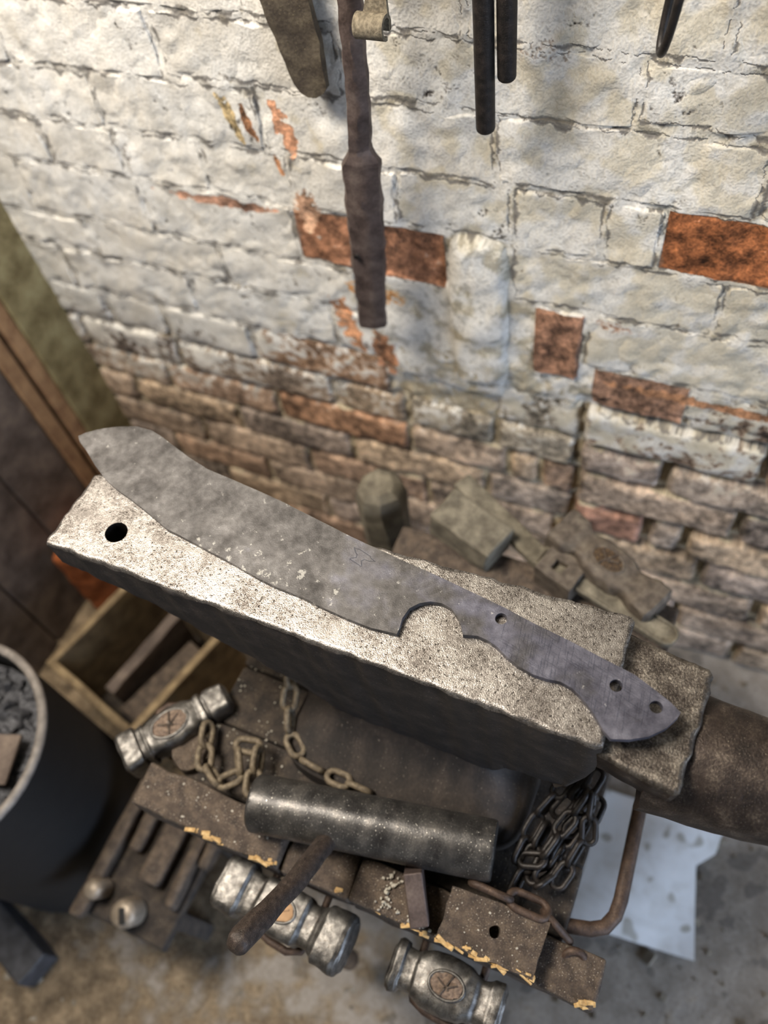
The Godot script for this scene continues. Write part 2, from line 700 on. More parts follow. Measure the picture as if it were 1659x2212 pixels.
# lime paint that has flaked off: colour and relief of the wall, mapped by x and y
func wall_maps() -> Array:
	var n := TW * TH
	var A := nbytes(TW, TH, 11, 0.006, 4, FastNoiseLite.TYPE_SIMPLEX_SMOOTH, false)
	var B := nbytes(TW, TH, 12, 0.035, 4, FastNoiseLite.TYPE_SIMPLEX_SMOOTH, false)
	var C := nbytes(TW, TH, 13, 0.42, 3, FastNoiseLite.TYPE_VALUE, false)
	var D := nbytes(TW, TH, 14, 0.013, 3, FastNoiseLite.TYPE_SIMPLEX_SMOOTH, false)
	var bare := PackedByteArray()   # which bare colour lies beneath
	bare.resize(n)
	var off := PackedFloat32Array()
	off.resize(n)
	var lime := PackedFloat32Array()   # each brick took the paint a little differently
	lime.resize(n)
	var cols := [c8(182, 168, 142)]
	var kx := TW / (WX1 - WX0)
	var ky := TH / (WY1 - WY0)
	for b in bricks:
		cols.append(b[2])
		var id := cols.size() - 1
		var px0 := clampi(int((b[0].x - WX0) * kx), 0, TW)
		var px1 := clampi(int((b[1].x - WX0) * kx), 0, TW)
		var py0 := clampi(int((WY1 - b[1].y) * ky), 0, TH)
		var py1 := clampi(int((WY1 - b[0].y) * ky), 0, TH)
		for y in range(py0, py1):
			var at := y * TW
			for x in range(px0, px1):
				bare[at + x] = id
				off[at + x] = b[3]
				lime[at + x] = b[5]
	# streaks and scars where the paint has gone: x, y, half width, half height, lean, colour, strength
	var rust := c8(164, 118, 86)
	var scars := [[-0.527, 0.925, 0.006, 0.03, 0.25, rust, 150], [-0.548, 0.925, 0.008, 0.034, 0.3, c8(200, 176, 132), 110], [-0.482, 0.918, 0.014, 0.036, 0.2, c8(180, 134, 106), 110],
		[-0.50, 0.872, 0.004, 0.018, 0.2, rust, 130], [-0.60, 0.806, 0.09, 0.008, 0.0, c8(172, 132, 110), 120], [-0.478, 0.82, 0.02, 0.03, 0.0, c8(186, 148, 122), 80],
		[-0.45, 0.64, 0.02, 0.05, 0.2, c8(168, 122, 90), 120], [-0.40, 0.60, 0.016, 0.045, 0.1, c8(164, 118, 88), 120], [-0.40, 0.705, 0.045, 0.02, 0.0, c8(176, 126, 78), 90],
		[0.03, 0.635, 0.12, 0.007, 0.0, c8(160, 118, 88), 110], [-0.1, 0.73, 0.03, 0.012, 0.0, c8(160, 120, 96), 70], [0.06, 0.98, 0.04, 0.02, 0.0, c8(150, 122, 104), 50], [-0.2, 1.03, 0.05, 0.02, 0.0, c8(160, 136, 116), 46]]
	var scar_col := {}
	for s in scars:
		cols.append(s[5])
		var id := cols.size() - 1
		for y in range(maxi(0, int((WY1 - s[1] - s[3] * 1.5) * ky)), mini(TH, int((WY1 - s[1] + s[3] * 1.5) * ky))):
			for x in range(maxi(0, int((s[0] - s[2] * 2.2 - WX0) * kx)), mini(TW, int((s[0] + s[2] * 2.2 - WX0) * kx))):
				var dy: float = (WY1 - y / ky - s[1]) / s[3]
				var dx: float = (x / kx + WX0 - s[0] + dy * s[3] * s[4]) / s[2]
				var q := 1.0 - dx * dx - dy * dy + (B[y * TW + x] - 128) / 110.0
				if q > 0.0:
					off[y * TW + x] -= s[6] * minf(1.0, q * 1.6)
					bare[y * TW + x] = id
	# dirt-filled cracks where the paint has parted along the joints
	var crack := PackedByteArray()
	crack.resize(n)
	for bk in bricks:
		for side in 4:
			var along: bool = side < 2
			var from: float = (bk[0].x - WX0) * kx if along else (WY1 - bk[1].y) * ky
			var to: float = (bk[1].x - WX0) * kx if along else (WY1 - bk[0].y) * ky
			var at: float = (WY1 - (bk[0].y if side == 0 else bk[1].y)) * ky if along else ((bk[0].x if side == 2 else bk[1].x) - WX0) * kx
			for s in int(to - from):
				var p := int(from) + s
				var q := int(at)
				if p < 2 or q < 12 or p >= (TW if along else TH) - 2 or q >= (TH if along else TW) - 12:
					continue
				var here := q * TW + p if along else p * TW + q
				var off_line := int((B[here] - 128) * 0.055 + (A[here] - 128) * 0.035)
				var wide := int((D[here] - 118) * 0.045 + (B[here] - 128) * 0.035 + (1.2 if side == 0 else 0.2))
				for k in range(-wide, wide + 1):
					var z := q + off_line + k
					if z < 0 or z >= (TH if along else TW):
						continue
					var spot := z * TW + p if along else p * TW + z
					crack[spot] = maxi(crack[spot], 255 - absi(k) * 170 / (wide + 1))
	var rgb := PackedByteArray()
	rgb.resize(n * 3)
	var ht := PackedByteArray()
	ht.resize(n)
	var cr := PackedFloat32Array()
	var cg := PackedFloat32Array()
	var cb := PackedFloat32Array()
	for c in cols:
		cr.append(c.r * 255)
		cg.append(c.g * 255)
		cb.append(c.b * 255)
	var i := 0
	for y in TH:
		var wy := WY1 - y / ky
		# the lower courses were never painted
		for x in TW:
			var wx := WX0 + x / kx
			var edge := lerpf(0.43, 0.545, clampf((wx + 0.75) / 0.55, 0.0, 1.0))
			var base := 70.0 * clampf((wy - edge) / 0.15, -1.3, 1.0)
			var a := A[i] - 128
			var b := B[i] - 128
			var c := C[i] - 128
			var d := D[i] - 128
			var cover := base + off[i] + a * 0.32 + b * 0.36 + c * 0.16
			var k := clampf(cover / 26.0, 0.0, 1.0)
			var id := bare[i]
			var g := 1.0 + c * 0.0026 + b * 0.0034 + a * 0.003 if id > 0 else 1.0 + c * 0.002 + b * 0.001
			# old paint: chalk white with greyed and yellowed patches
			var w := 212.0 + c * 0.24 + b * 0.16 - clampf((d - 14) * 0.5 + b * 0.5 + c * 0.7, 0.0, 34.0) + lime[i]
			if id == 0:
				w -= clampf((d * 0.8 + b * 0.9 + c * 0.4) * 0.8, 0.0, 30.0)
			var tint := a * 0.05
			var beige := clampf((wx + 0.22) * 60.0 + d * 0.3, 0.0, 13.0)
			rgb[i * 3] = clampi(int(lerpf(cr[id] * g, w + 1.0, k)), 0, 255)
			rgb[i * 3 + 1] = clampi(int(lerpf(cg[id] * g, w - 3.0 - tint * 0.4 - beige * 0.3, k)), 0, 255)
			rgb[i * 3 + 2] = clampi(int(lerpf(cb[id] * g, w - 11.0 - tint - beige, k)), 0, 255)
			var ck := crack[i] / 255.0 * (0.45 + 0.35 * k)
			rgb[i * 3] = int(lerpf(rgb[i * 3], 92.0, ck))
			rgb[i * 3 + 1] = int(lerpf(rgb[i * 3 + 1], 88.0, ck))
			rgb[i * 3 + 2] = int(lerpf(rgb[i * 3 + 2], 84.0, ck))
			ht[i] = clampi(int(110 + k * 40 + c * 0.30 + b * 0.34 - ck * 90), 0, 255)
			i += 1
	return [itex(TW, TH, Image.FORMAT_RGB8, rgb), itex(TW, TH, Image.FORMAT_L8, ht)]


func wall_uv(a: Vector3) -> Vector2:
	return Vector2((a.x - WX0) / (WX1 - WX0), (WY1 - a.y) / (WY1 - WY0))


func build_wall() -> void:
	lay_bricks()
	var m := mat(wall_maps(), 0.0, 0.92, 0.0, 0.22, 0.3)
	M.wall = m
	var mb := MB.new()
	mb.rbox(Vector3(0, 1.3, -0.16), Vector3(6.4, 2.6, 0.24), 0.003, 1, 1, 1)
	var w := part("wall_back", mb, M.plaster)
	w.set_meta("kind", "structure")
	# mortar, set back between the bricks
	mb = MB.new()
	mb.begin()
	var nx := 214
	var ny := 178
	var n := FastNoiseLite.new()
	n.seed = 7
	n.frequency = 28.0
	for j in ny + 1:
		for i in nx + 1:
			var x := lerpf(WX0, WX1, float(i) / nx)
			var y := lerpf(0.0, 1.262, float(j) / ny)
			var low := clampf((0.60 - y) / 0.1, 0.0, 1.0)
			var deep := lerpf(0.0002, 0.009, low)
			if x > -0.13 and y < 0.6:
				deep = 0.012
			mb.p(Vector3(x, y, -deep + n.get_noise_2d(x, y) * lerpf(0.0044, 0.006, low) + n.get_noise_2d(x * 3.3 + 5.0, y * 3.3) * 0.0022))
	for j in ny:
		for i in nx:
			var a := j * (nx + 1) + i
			mb.quad(a, a + 1, a + nx + 2, a + nx + 1)
	mb.face(Vector3(0, 0, 1))
	part("mortar", mb, m, w, 70.0, wall_uv)
	var rng := RandomNumberGenerator.new()
	rng.seed = 41
	for k in bricks.size():
		var b: Array = bricks[k]
		var c: Vector2 = (b[0] + b[1]) / 2.0
		var s: Vector2 = b[1] - b[0]
		mb = MB.new()
		var lower := c.y < 0.6
		var tilt := Basis(Vector3(0, 0, 1), rng.randf_range(-0.012, 0.012)) * Basis(Vector3(0, 1, 0), rng.randf_range(-0.012, 0.012))
		mb.rbox(Vector3.ZERO, Vector3(s.x, s.y, 0.05), 0.009 if lower else 0.0034, maxi(3, int(s.x / 0.02)), 4, 1, Transform3D(tilt, Vector3(c.x, c.y, -0.025 + b[4])))
		mb.rough(0.0042 if lower else 0.0055, 24.0, 100)
		mb.rough(0.0013 if lower else 0.0024, 85.0, 200 + k)
		part("brick", mb, m, w, 60.0, wall_uv)
	# mortar smeared over the bricks in the middle, and a rounded lump of it standing proud
	mb = MB.new()
	mb.rbox(Vector3(-0.318, 0.655, -0.012), Vector3(0.19, 0.19, 0.03), 0.012, 10, 10, 1)
	mb.rough(0.006, 14.0, 61)
	mb.rough(0.002, 60.0, 62)
	part("mortar_patch", mb, m, w, 70.0, wall_uv)
	mb = MB.new()
	mb.rbox(Vector3(-0.260, 0.705, -0.004), Vector3(0.072, 0.235, 0.038), 0.018, 6, 14, 2)
	mb.rough(0.006, 18.0, 63)
	mb.rough(0.002, 60.0, 64)
	part("mortar_lump", mb, m, w, 70.0, wall_uv)


# concrete, grey to the right, trodden dirt to the left
func floor_maps() -> Array:
	var w := 1024
	var n := w * w
	var A := nbytes(w, w, 801, 0.006, 4)
	var B := nbytes(w, w, 802, 0.03, 4)
	var C := nbytes(w, w, 803, 0.2, 2)
	var rgb := PackedByteArray()
	rgb.resize(n * 3)
	var ht := PackedByteArray()
	ht.resize(n)
	var i := 0
	for y in w:
		for x in w:
			var a := A[i] - 128
			var b := B[i] - 128
			var c := C[i] - 128
			var dirt := clampf((600.0 - x) / 240.0 + a * 0.011 + b * 0.010 + 0.15, 0.0, 1.0)
			var oil := clampf((b * 0.6 - a * 0.9 - 62.0) / 40.0, 0.0, 0.35)
			var v := 156.0 + a * 0.20 + b * 0.14 + c * 0.10
			rgb[i * 3] = clampi(int(lerpf(v + 3.0, 112.0 + b * 0.4 + c * 0.2, dirt) * (1.0 - oil * 0.6)), 0, 255)
			rgb[i * 3 + 1] = clampi(int(lerpf(v - 6.0, 97.0 + b * 0.36 + c * 0.2, dirt) * (1.0 - oil * 0.6)), 0, 255)
			rgb[i * 3 + 2] = clampi(int(lerpf(v - 17.0, 77.0 + b * 0.3 + c * 0.18, dirt) * (1.0 - oil * 0.6)), 0, 255)
			ht[i] = clampi(int(128 + b * 0.4 + c * 0.3 + dirt * 30), 0, 255)
			i += 1
	return [itex(w, w, Image.FORMAT_RGB8, rgb), itex(w, w, Image.FORMAT_L8, ht)]


func build_room() -> void:
	var mb := MB.new()
	mb.rbox(Vector3(0.2, -0.06, 1.6), Vector3(6.8, 0.12, 3.9), 0.002, 1, 1, 1)
	part("floor", mb, mat(floor_maps(), 0.0, 0.85, 0.0, 0.2, 0.4), self, 40.0, func(a: Vector3) -> Vector2: return Vector2((a.x + 1.1) / 1.6, a.z / 1.6)).set_meta("kind", "structure")
	mb = MB.new()
	mb.rbox(Vector3(0.2, 2.66, 1.6), Vector3(6.8, 0.12, 3.9), 0.002, 1, 1, 1)
	part("ceiling", mb, M.plaster).set_meta("kind", "structure")
	mb = MB.new()
	mb.rbox(Vector3(0.2, 1.3, 3.45), Vector3(6.8, 2.6, 0.2), 0.002, 1, 1, 1)
	part("wall_front", mb, M.plaster).set_meta("kind", "structure")
	mb = MB.new()
	mb.rbox(Vector3(-3.1, 1.3, 1.66), Vector3(0.2, 2.6, 3.4), 0.002, 1, 1, 1)
	part("wall_west", mb, M.plaster).set_meta("kind", "structure")
	# the right wall with its wide open doorway
	mb = MB.new()
	mb.rbox(Vector3(2.6, 1.3, 0.28), Vector3(0.2, 2.6, 0.64), 0.002, 1, 1, 1)
	mb.rbox(Vector3(2.6, 1.3, 2.98), Vector3(0.2, 2.6, 0.76), 0.002, 1, 1, 1)
	mb.rbox(Vector3(2.6, 2.4, 1.6), Vector3(0.2, 0.4, 2.0), 0.002, 1, 1, 1)
	part("wall_right", mb, M.plaster).set_meta("kind", "structure")


func lamp(called: String, label: String, at: Vector3, to: Vector3, size: Vector2, col: Color, energy: float, glow: float) -> void:
	var t := thing(called, label, "lamp", at)
	var x := Transform3D(Basis.looking_at(to - at, Vector3.UP if absf((to - at).normalized().y) < 0.98 else Vector3.FORWARD), at)
	var mb := MB.new()
	mb.rbox(Vector3(0, 0, 0.03), Vector3(size.x + 0.03, size.y + 0.03, 0.05), 0.006, 1, 1, 1, x)
	part("housing", mb, M.grey_board, t)
	mb = MB.new()
	mb.rbox(Vector3(0, 0, 0.0), Vector3(size.x, size.y, 0.012), 0.003, 1, 1, 1, x)
	var g := StandardMaterial3D.new()
	g.albedo_color = Color(0.9, 0.9, 0.9)
	g.emission_enabled = true
	g.emission = col
	g.emission_energy_multiplier = glow
	part("glowing_panel", mb, g, t)
	mb = MB.new()
	mb.tube([at + x.basis.z * 0.05, Vector3(at.x, 2.6, at.z) + x.basis.z * 0.05], [0.008], 8, 0)
	part("hanger", mb, M.iron, t)
	var l := AreaLight3D.new()
	l.name = "lamp_light"
	t.add_child(l)
	l.transform = Transform3D(x.basis, -x.basis.z * 0.012)
	l.area_size = size
	l.light_color = col
	l.light_energy = energy
	l.light_size = 0.1
	l.area_range = 8.0
	l.shadow_enabled = true


# ------------------------------------------------------------------ anvil and blade
const FACE_Y := 0.83


func face_maps() -> Array:
	var w := 2048
	var h := 512
	var n := w * h
	var A := nbytes(w, h, 301, 0.006, 4)
	var B := nbytes(w, h, 302, 0.04, 3)
	var C := nbytes(w, h, 303, 0.22, 2)
	var P := nbytes(w, h, 304, 0.075, 2)
	var rgb := PackedByteArray()
	rgb.resize(n * 3)
	var ht := PackedByteArray()
	ht.resize(n)
	var ro := PackedByteArray()
	ro.resize(n)
	# scratches: long files strokes at the horn end, short nicks elsewhere
	var scr := PackedByteArray()
	scr.resize(n)
	var rng := RandomNumberGenerator.new()
	rng.seed = 77
	for k in 420:
		var long := k < 170
		var x := rng.randf_range(1320.0, 1930.0) if long else rng.randf_range(0.0, 2040.0)
		var y := rng.randf_range(0.0, 510.0)
		var a := rng.randf_range(-0.52, -0.36) if long else rng.randf_range(0.0, TAU)
		var l := rng.randf_range(40.0, 150.0) if long else rng.randf_range(6.0, 34.0)
		var s := rng.randi_range(30, 90)
		for i in int(l):
			var px := int(x + cos(a) * i)
			var py := int(y + sin(a) * i)
			if px >= 0 and px < w and py >= 0 and py < h:
				scr[py * w + px] = s
				if py > 0:
					scr[(py - 1) * w + px] = s / 2
	for i in n:
		var a := A[i] - 128
		var b := B[i] - 128
		var c := C[i] - 128
		var p := P[i]
		# bright worn steel, brown oxide left in the low spots, black pits
		var q := clampf((a * 0.5 + b * 0.5 + c * 0.95) / 190.0 + 0.60, 0.0, 1.0)
		var pit := clampf((p - 190) / 16.0, 0.0, 1.0)
		var s := scr[i] / 255.0
		q = clampf(q - s * 0.5, 0.0, 1.0)
		var r := lerpf(76.0, 178.0, q)
		var g := lerpf(70.0, 173.0, q)
		var bl := lerpf(65.0, 167.0, q)
		rgb[i * 3] = int(lerpf(r, 50.0, pit * 0.8))
		rgb[i * 3 + 1] = int(lerpf(g, 46.0, pit * 0.8))
		rgb[i * 3 + 2] = int(lerpf(bl, 42.0, pit * 0.8))
		ht[i] = clampi(int(128 + a * 0.10 + b * 0.25 + c * 0.42 - pit * 60 - s * 110), 0, 255)
		ro[i] = clampi(int(112 - (q - 0.5) * 40 + pit * 60), 60, 230)
	return [itex(w, h, Image.FORMAT_RGB8, rgb), itex(w, h, Image.FORMAT_L8, ht), itex(w, h, Image.FORMAT_L8, ro)]


func interp(l: Array, x: float) -> float:
	for i in l.size() - 1:
		if x <= l[i + 1][0]:
			var t := clampf((x - l[i][0]) / (l[i + 1][0] - l[i][0]), 0.0, 1.0)
			t = t * t * (3.0 - 2.0 * t) if l.size() < 4 else t
			return lerpf(l[i][1], l[i + 1][1], t)
	return l[l.size() - 1][1]


# outward normals of a closed outline that runs anticlockwise in (x, z)
func outward(l: PackedVector2Array) -> PackedVector2Array:
	var o := PackedVector2Array()
	var n := l.size()
	for i in n:
		var d := (l[(i + 1) % n] - l[(i + n - 1) % n]).normalized()
		var q := Vector2(d.y, -d.x)
		if Geometry2D.is_point_in_polygon(l[i] + q * 4e-4, l):
			q = -q
		o.append(q)
	return o


# a forged block: flat top with a rounded rim, then sides that follow drop(p) down and in
func block(mb: MB, outline: PackedVector2Array, holes: Array, y: float, r: float, step: float, levels: Array, wear: float, sd: int, cap := true) -> void:
	var nn := FastNoiseLite.new()
	nn.seed = sd
	nn.frequency = 38.0
	nn.fractal_octaves = 4
	var l := outline
	var nrm := outward(l)
	var plain := outline.duplicate()
	var plain_n := nrm
	for i in l.size():
		l[i] += nrm[i] * (nn.get_noise_2d(l[i].x, l[i].y) + 0.7 * nn.get_noise_2d(l[i].x * 0.3, l[i].y * 0.3)) * wear
	nrm = outward(l)
	var inner := PackedVector2Array()
	for i in l.size():
		var rr := r * (1.0 + 0.9 * nn.get_noise_2d(l[i].x * 0.7 + 9.0, l[i].y))
		inner.append(l[i] - nrm[i] * rr)
	var flat := func(_q: Vector2) -> float: return y
	mb.plate(inner, holes, flat, flat, step, false)
	# rim and sides hang on the border of that plate
	mb.v0 = mb.v.size()
	mb.t0 = mb.t.size()
	var n := l.size()
	var prev := PackedInt32Array()
	for i in n:
		prev.append(mb.p(Vector3(inner[i].x, y, inner[i].y)))
	var rows := []
	for k in range(1, 5):
		var a := PI / 2 * k / 4.0
		var row := PackedInt32Array()
		for i in n:
			var rr := l[i].distance_to(inner[i])
			var q := inner[i] + nrm[i] * rr * sin(a)
			row.append(mb.p(Vector3(q.x, y - rr * (1.0 - cos(a)), q.y)))
		rows.append(row)
	for lev in levels:
		var row := PackedInt32Array()
		for i in n:
			row.append(mb.p(lev.call(plain[i], plain_n[i])))
		rows.append(row)
	for row in rows:
		for i in n:
			var j := (i + 1) % n
			mb.quad(prev[i], row[i], row[j], prev[j])
		prev = row
	var m := Vector3.ZERO
	for i in n:
		m += mb.v[prev[i]]
	if cap:
		var ci := mb.p(m / n)
		for i in n:
			mb.tri(prev[i], ci, prev[(i + 1) % n])
	# turn the walls outwards
	var s := 0.0
	for i in range(mb.t0, mb.t.size(), 3):
		s += (mb.v[mb.t[i]] - m / n).dot((mb.v[mb.t[i + 1]] - m / n).cross(mb.v[mb.t[i + 2]] - m / n))
	if s > 0.0:
		mb.flip()


func build_anvil() -> void:
	var t := thing("anvil", "large worn iron anvil with a bright scarred face and one round hole", "anvil", Vector3(-0.17, 0.535, 0.46))
	var fm := face_maps()
	M.face = mat(fm, 0.0, 1.0, 0.9, 0.05)
	M.face.roughness_texture = fm[2]
	M.face.roughness_texture_channel = BaseMaterial3D.TEXTURE_CHANNEL_RED
	var uv := func(a: Vector3) -> Vector2: return Vector2((a.x + 0.51) / 0.54, (a.z - 0.39 + (FACE_Y - a.y)) / 0.135)
	# face plate with the round hole, its rim worn round
	var o := v2([-0.495, 0.424, -0.4965, 0.500, -0.494, 0.5035, -0.30, 0.507, -0.10, 0.5095, 0.008, 0.5115, 0.0125, 0.508, 0.0105, 0.404, 0.007, 0.4005, -0.2, 0.408, -0.4, 0.4165, -0.49, 0.4205])
	o = resample(o, 0.004)
	var hole := circle(Vector2(-0.437, 0.4725), 0.0108, 22, 0.0105)
	var yb := [[-0.5, 0.796], [-0.449, 0.783], [-0.404, 0.762], [-0.36, 0.733], [-0.324, 0.702], [-0.286, 0.672], [-0.262, 0.635], [-0.245, 0.600], [-0.085, 0.598], [-0.072, 0.613], [-0.062, 0.638], [-0.048, 0.655], [-0.01, 0.664], [0.02, 0.676]]
	var lv := []
	for f in [0.15, 0.4, 0.65, 0.85, 0.97]:
		lv.append(func(q: Vector2, _n: Vector2) -> Vector3:
			var e := clampf((q.x + 0.01) / 0.02, 0.0, 1.0) * maxf(0.0, f - 0.5) * 0.03
			return Vector3(q.x - e, lerpf(FACE_Y - 0.004, interp(yb, q.x), f), q.y - signf(q.y - 0.46) * 0.016 * maxf(0.0, (0.79 - lerpf(FACE_Y - 0.004, interp(yb, q.x), f)) / 0.2)))
	lv.append(func(q: Vector2, n: Vector2) -> Vector3: return Vector3(q.x - n.x * 0.012 - clampf((q.x + 0.01) / 0.02, 0.0, 1.0) * 0.015, interp(yb, q.x) - 0.005, q.y - n.y * 0.022))
	lv.append(func(q: Vector2, n: Vector2) -> Vector3: return Vector3(clampf(q.x, -0.3, -0.03), interp(yb, q.x) - 0.02, 0.46 + (q.y - 0.46) * 0.5))
	var mb := MB.new()
	block(mb, o, [hole], FACE_Y, 0.0040, 0.02, [], 0.0018, 401, false)
	# only the plate and its rim belong to the face; the body's sides come next
	part("face", mb, M.face, t, 50.0, uv)
	mb = MB.new()
	block(mb, o, [hole], FACE_Y - 0.0012, 0.0040, 0.05, lv, 0.0018, 401)
	# waist and feet
	var rings := []
	for s in [[0.69, -0.29, -0.05, 0.026], [0.665, -0.272, -0.064, 0.026], [0.64, -0.262, -0.070, 0.028], [0.612, -0.256, -0.076, 0.032], [0.598, -0.260, -0.072, 0.042], [0.584, -0.278, -0.055, 0.062], [0.574, -0.292, -0.040, 0.080], [0.563, -0.300, -0.034, 0.096], [0.536, -0.302, -0.032, 0.098]]:
		var ring := PackedVector3Array()
		for k in 40:
			var a := TAU * k / 40.0
			var c := cos(a)
			var d := sin(a)
			var ex := 0.34
			ring.append(Vector3((s[1] + s[2]) / 2 + signf(c) * pow(absf(c), ex) * (s[2] - s[1]) / 2, s[0], 0.46 + signf(d) * pow(absf(d), ex) * s[3]))
		rings.append(ring)
	mb.loft(rings)
	part("body", mb, M.body, t, 50.0)
	# hole wall
	mb = MB.new()
	mb.begin()
	var deep := PackedInt32Array()
	var high := PackedInt32Array()
	for q in hole:
		high.append(mb.p(Vector3(q.x, FACE_Y - 0.0003, q.y)))
	for q in hole:
		deep.append(mb.p(Vector3(q.x, FACE_Y - 0.046, q.y)))
	for i in hole.size():
		var j := (i + 1) % hole.size()
		mb.quad(high[i], high[j], deep[j], deep[i])
	var cm := mb.p(Vector3(-0.437, FACE_Y - 0.046, 0.4725))
	for i in hole.size():
		mb.tri(deep[i], deep[(i + 1) % hole.size()], cm)
	mb.face(Vector3(0, 1, 0))
	part("pritchel_hole", mb, M.iron_dark, t, 60.0)
	# the lower table, between face and horn
	mb = MB.new()
	var ty := 0.8155
	o = resample(v2([-0.008, 0.412, -0.008, 0.500, 0.011, 0.5105, 0.066, 0.5195, 0.0715, 0.5165, 0.0765, 0.422, 0.072, 0.417, 0.01, 0.409]), 0.004)
	var tl := []
	for f in [0.4, 0.8]:
		tl.append(func(q: Vector2, n: Vector2) -> Vector3: return Vector3(q.x - n.x * 0.004 * f, ty - 0.004 - 0.05 * f, q.y - n.y * 0.006 * f))
	tl.append(func(q: Vector2, n: Vector2) -> Vector3: return Vector3(q.x - n.x * 0.02, ty - 0.066, q.y - n.y * 0.025))
	block(mb, o, [], ty, 0.0042, 0.03, [], 0.0018, 402, false)
	part("table", mb, M.table if M.has("table") else make_table(), t, 50.0)
	mb = MB.new()
	block(mb, o, [], ty - 0.0012, 0.0042, 0.05, tl, 0.0018, 402)
	part("table_base", mb, M.horn, t, 50.0)
	# horn: round below, flattened on top, tapering away to the right
	rings = []
	for k in 15:
		var f := k / 14.0
		var x := 0.05 + f * 0.27
		var hw := lerpf(0.0505, 0.008, pow(f, 1.7))
		var hh := lerpf(0.052, 0.008, pow(f, 1.5))
		var cy := lerpf(0.756, 0.800, f)
		var cz := lerpf(0.4685, 0.478, f)
		var ring := PackedVector3Array()
		for i in 36:
			var a := TAU * i / 36.0
			var d := sin(a)
			ring.append(Vector3(x, cy + (pow(absf(d), 0.85) * signf(d)) * hh, cz + cos(a) * hw))
		rings.append(ring)
	mb = MB.new()
	mb.loft(rings)
	mb.rough(0.0022, 45.0, 403)
	part("horn", mb, M.horn, t, 60.0)


func make_table() -> Material:
	M.table = mat(mottle(1024, 1024, 141, [[0.008, 3, 1.0], [0.05, 3, 0.8], [0.2, 2, 0.6]], [[0.0, c8(48, 42, 38)], [0.45, c8(86, 79, 72)], [1.0, c8(152, 144, 132)]], [[0.09, 204, c8(54, 48, 44), -30], [0.12, 214, c8(220, 214, 200), 10]]), 0.14, 0.48, 0.8, 0.05)
	M.horn = mat(mottle(1024, 1024, 143, [[0.006, 3, 1.0], [0.05, 3, 0.7], [0.2, 2, 0.5]], [[0.0, c8(32, 27, 24)], [0.5, c8(56, 47, 42)], [0.8, c8(84, 74, 65)], [1.0, c8(132, 121, 107)]], [[0.1, 210, c8(172, 160, 140), 10]]), 0.15, 0.5, 0.6, 0.05)
	return M.table


const BLADE := [-0.533, 0.392, -0.522, 0.382, -0.504, 0.372, -0.481, 0.364, -0.463, 0.364, -0.448, 0.368, -0.431, 0.374, -0.41, 0.381, -0.387, 0.387, -0.35, 0.391, -0.309, 0.396, -0.269, 0.403, -0.23, 0.41, -0.188, 0.416, -0.154, 0.42, -0.12, 0.425,
	-0.087, 0.43, -0.063, 0.435, -0.032, 0.44, -0.002, 0.446, 0.02, 0.45, 0.035, 0.456, 0.049, 0.462, 0.057, 0.467, 0.056, 0.471, 0.05, 0.482, 0.04, 0.492, 0.028, 0.499, 0.016, 0.503, 0.01, 0.499, 0.004, 0.493, -0.005, 0.485, -0.014, 0.479, -0.02, 0.476]
const BLADE_2 := [-0.029, 0.474, -0.039, 0.4755, -0.05, 0.4755, -0.062, 0.473, -0.072, 0.469, -0.081, 0.464, -0.09, 0.461, -0.099, 0.46, -0.11, 0.463, -0.114, 0.456, -0.118, 0.451, -0.126, 0.445, -0.135, 0.443, -0.144, 0.4445, -0.152, 0.449, -0.158, 0.456, -0.160, 0.466,
	-0.159, 0.474, -0.159, 0.48, -0.181, 0.482, -0.202, 0.481, -0.224, 0.479, -0.246, 0.476, -0.269, 0.475, -0.287, 0.473, -0.313, 0.468, -0.338, 0.464, -0.369, 0.459, -0.391, 0.456, -0.416, 0.447, -0.441, 0.439, -0.46, 0.434, -0.478, 0.427, -0.496, 0.417, -0.514, 0.405, -0.527, 0.398]
const EDGE := [[-0.533, 0.392], [-0.496, 0.417], [-0.46, 0.434], [-0.416, 0.447], [-0.369, 0.459], [-0.313, 0.468], [-0.246, 0.476], [-0.181, 0.482], [-0.159, 0.480]]


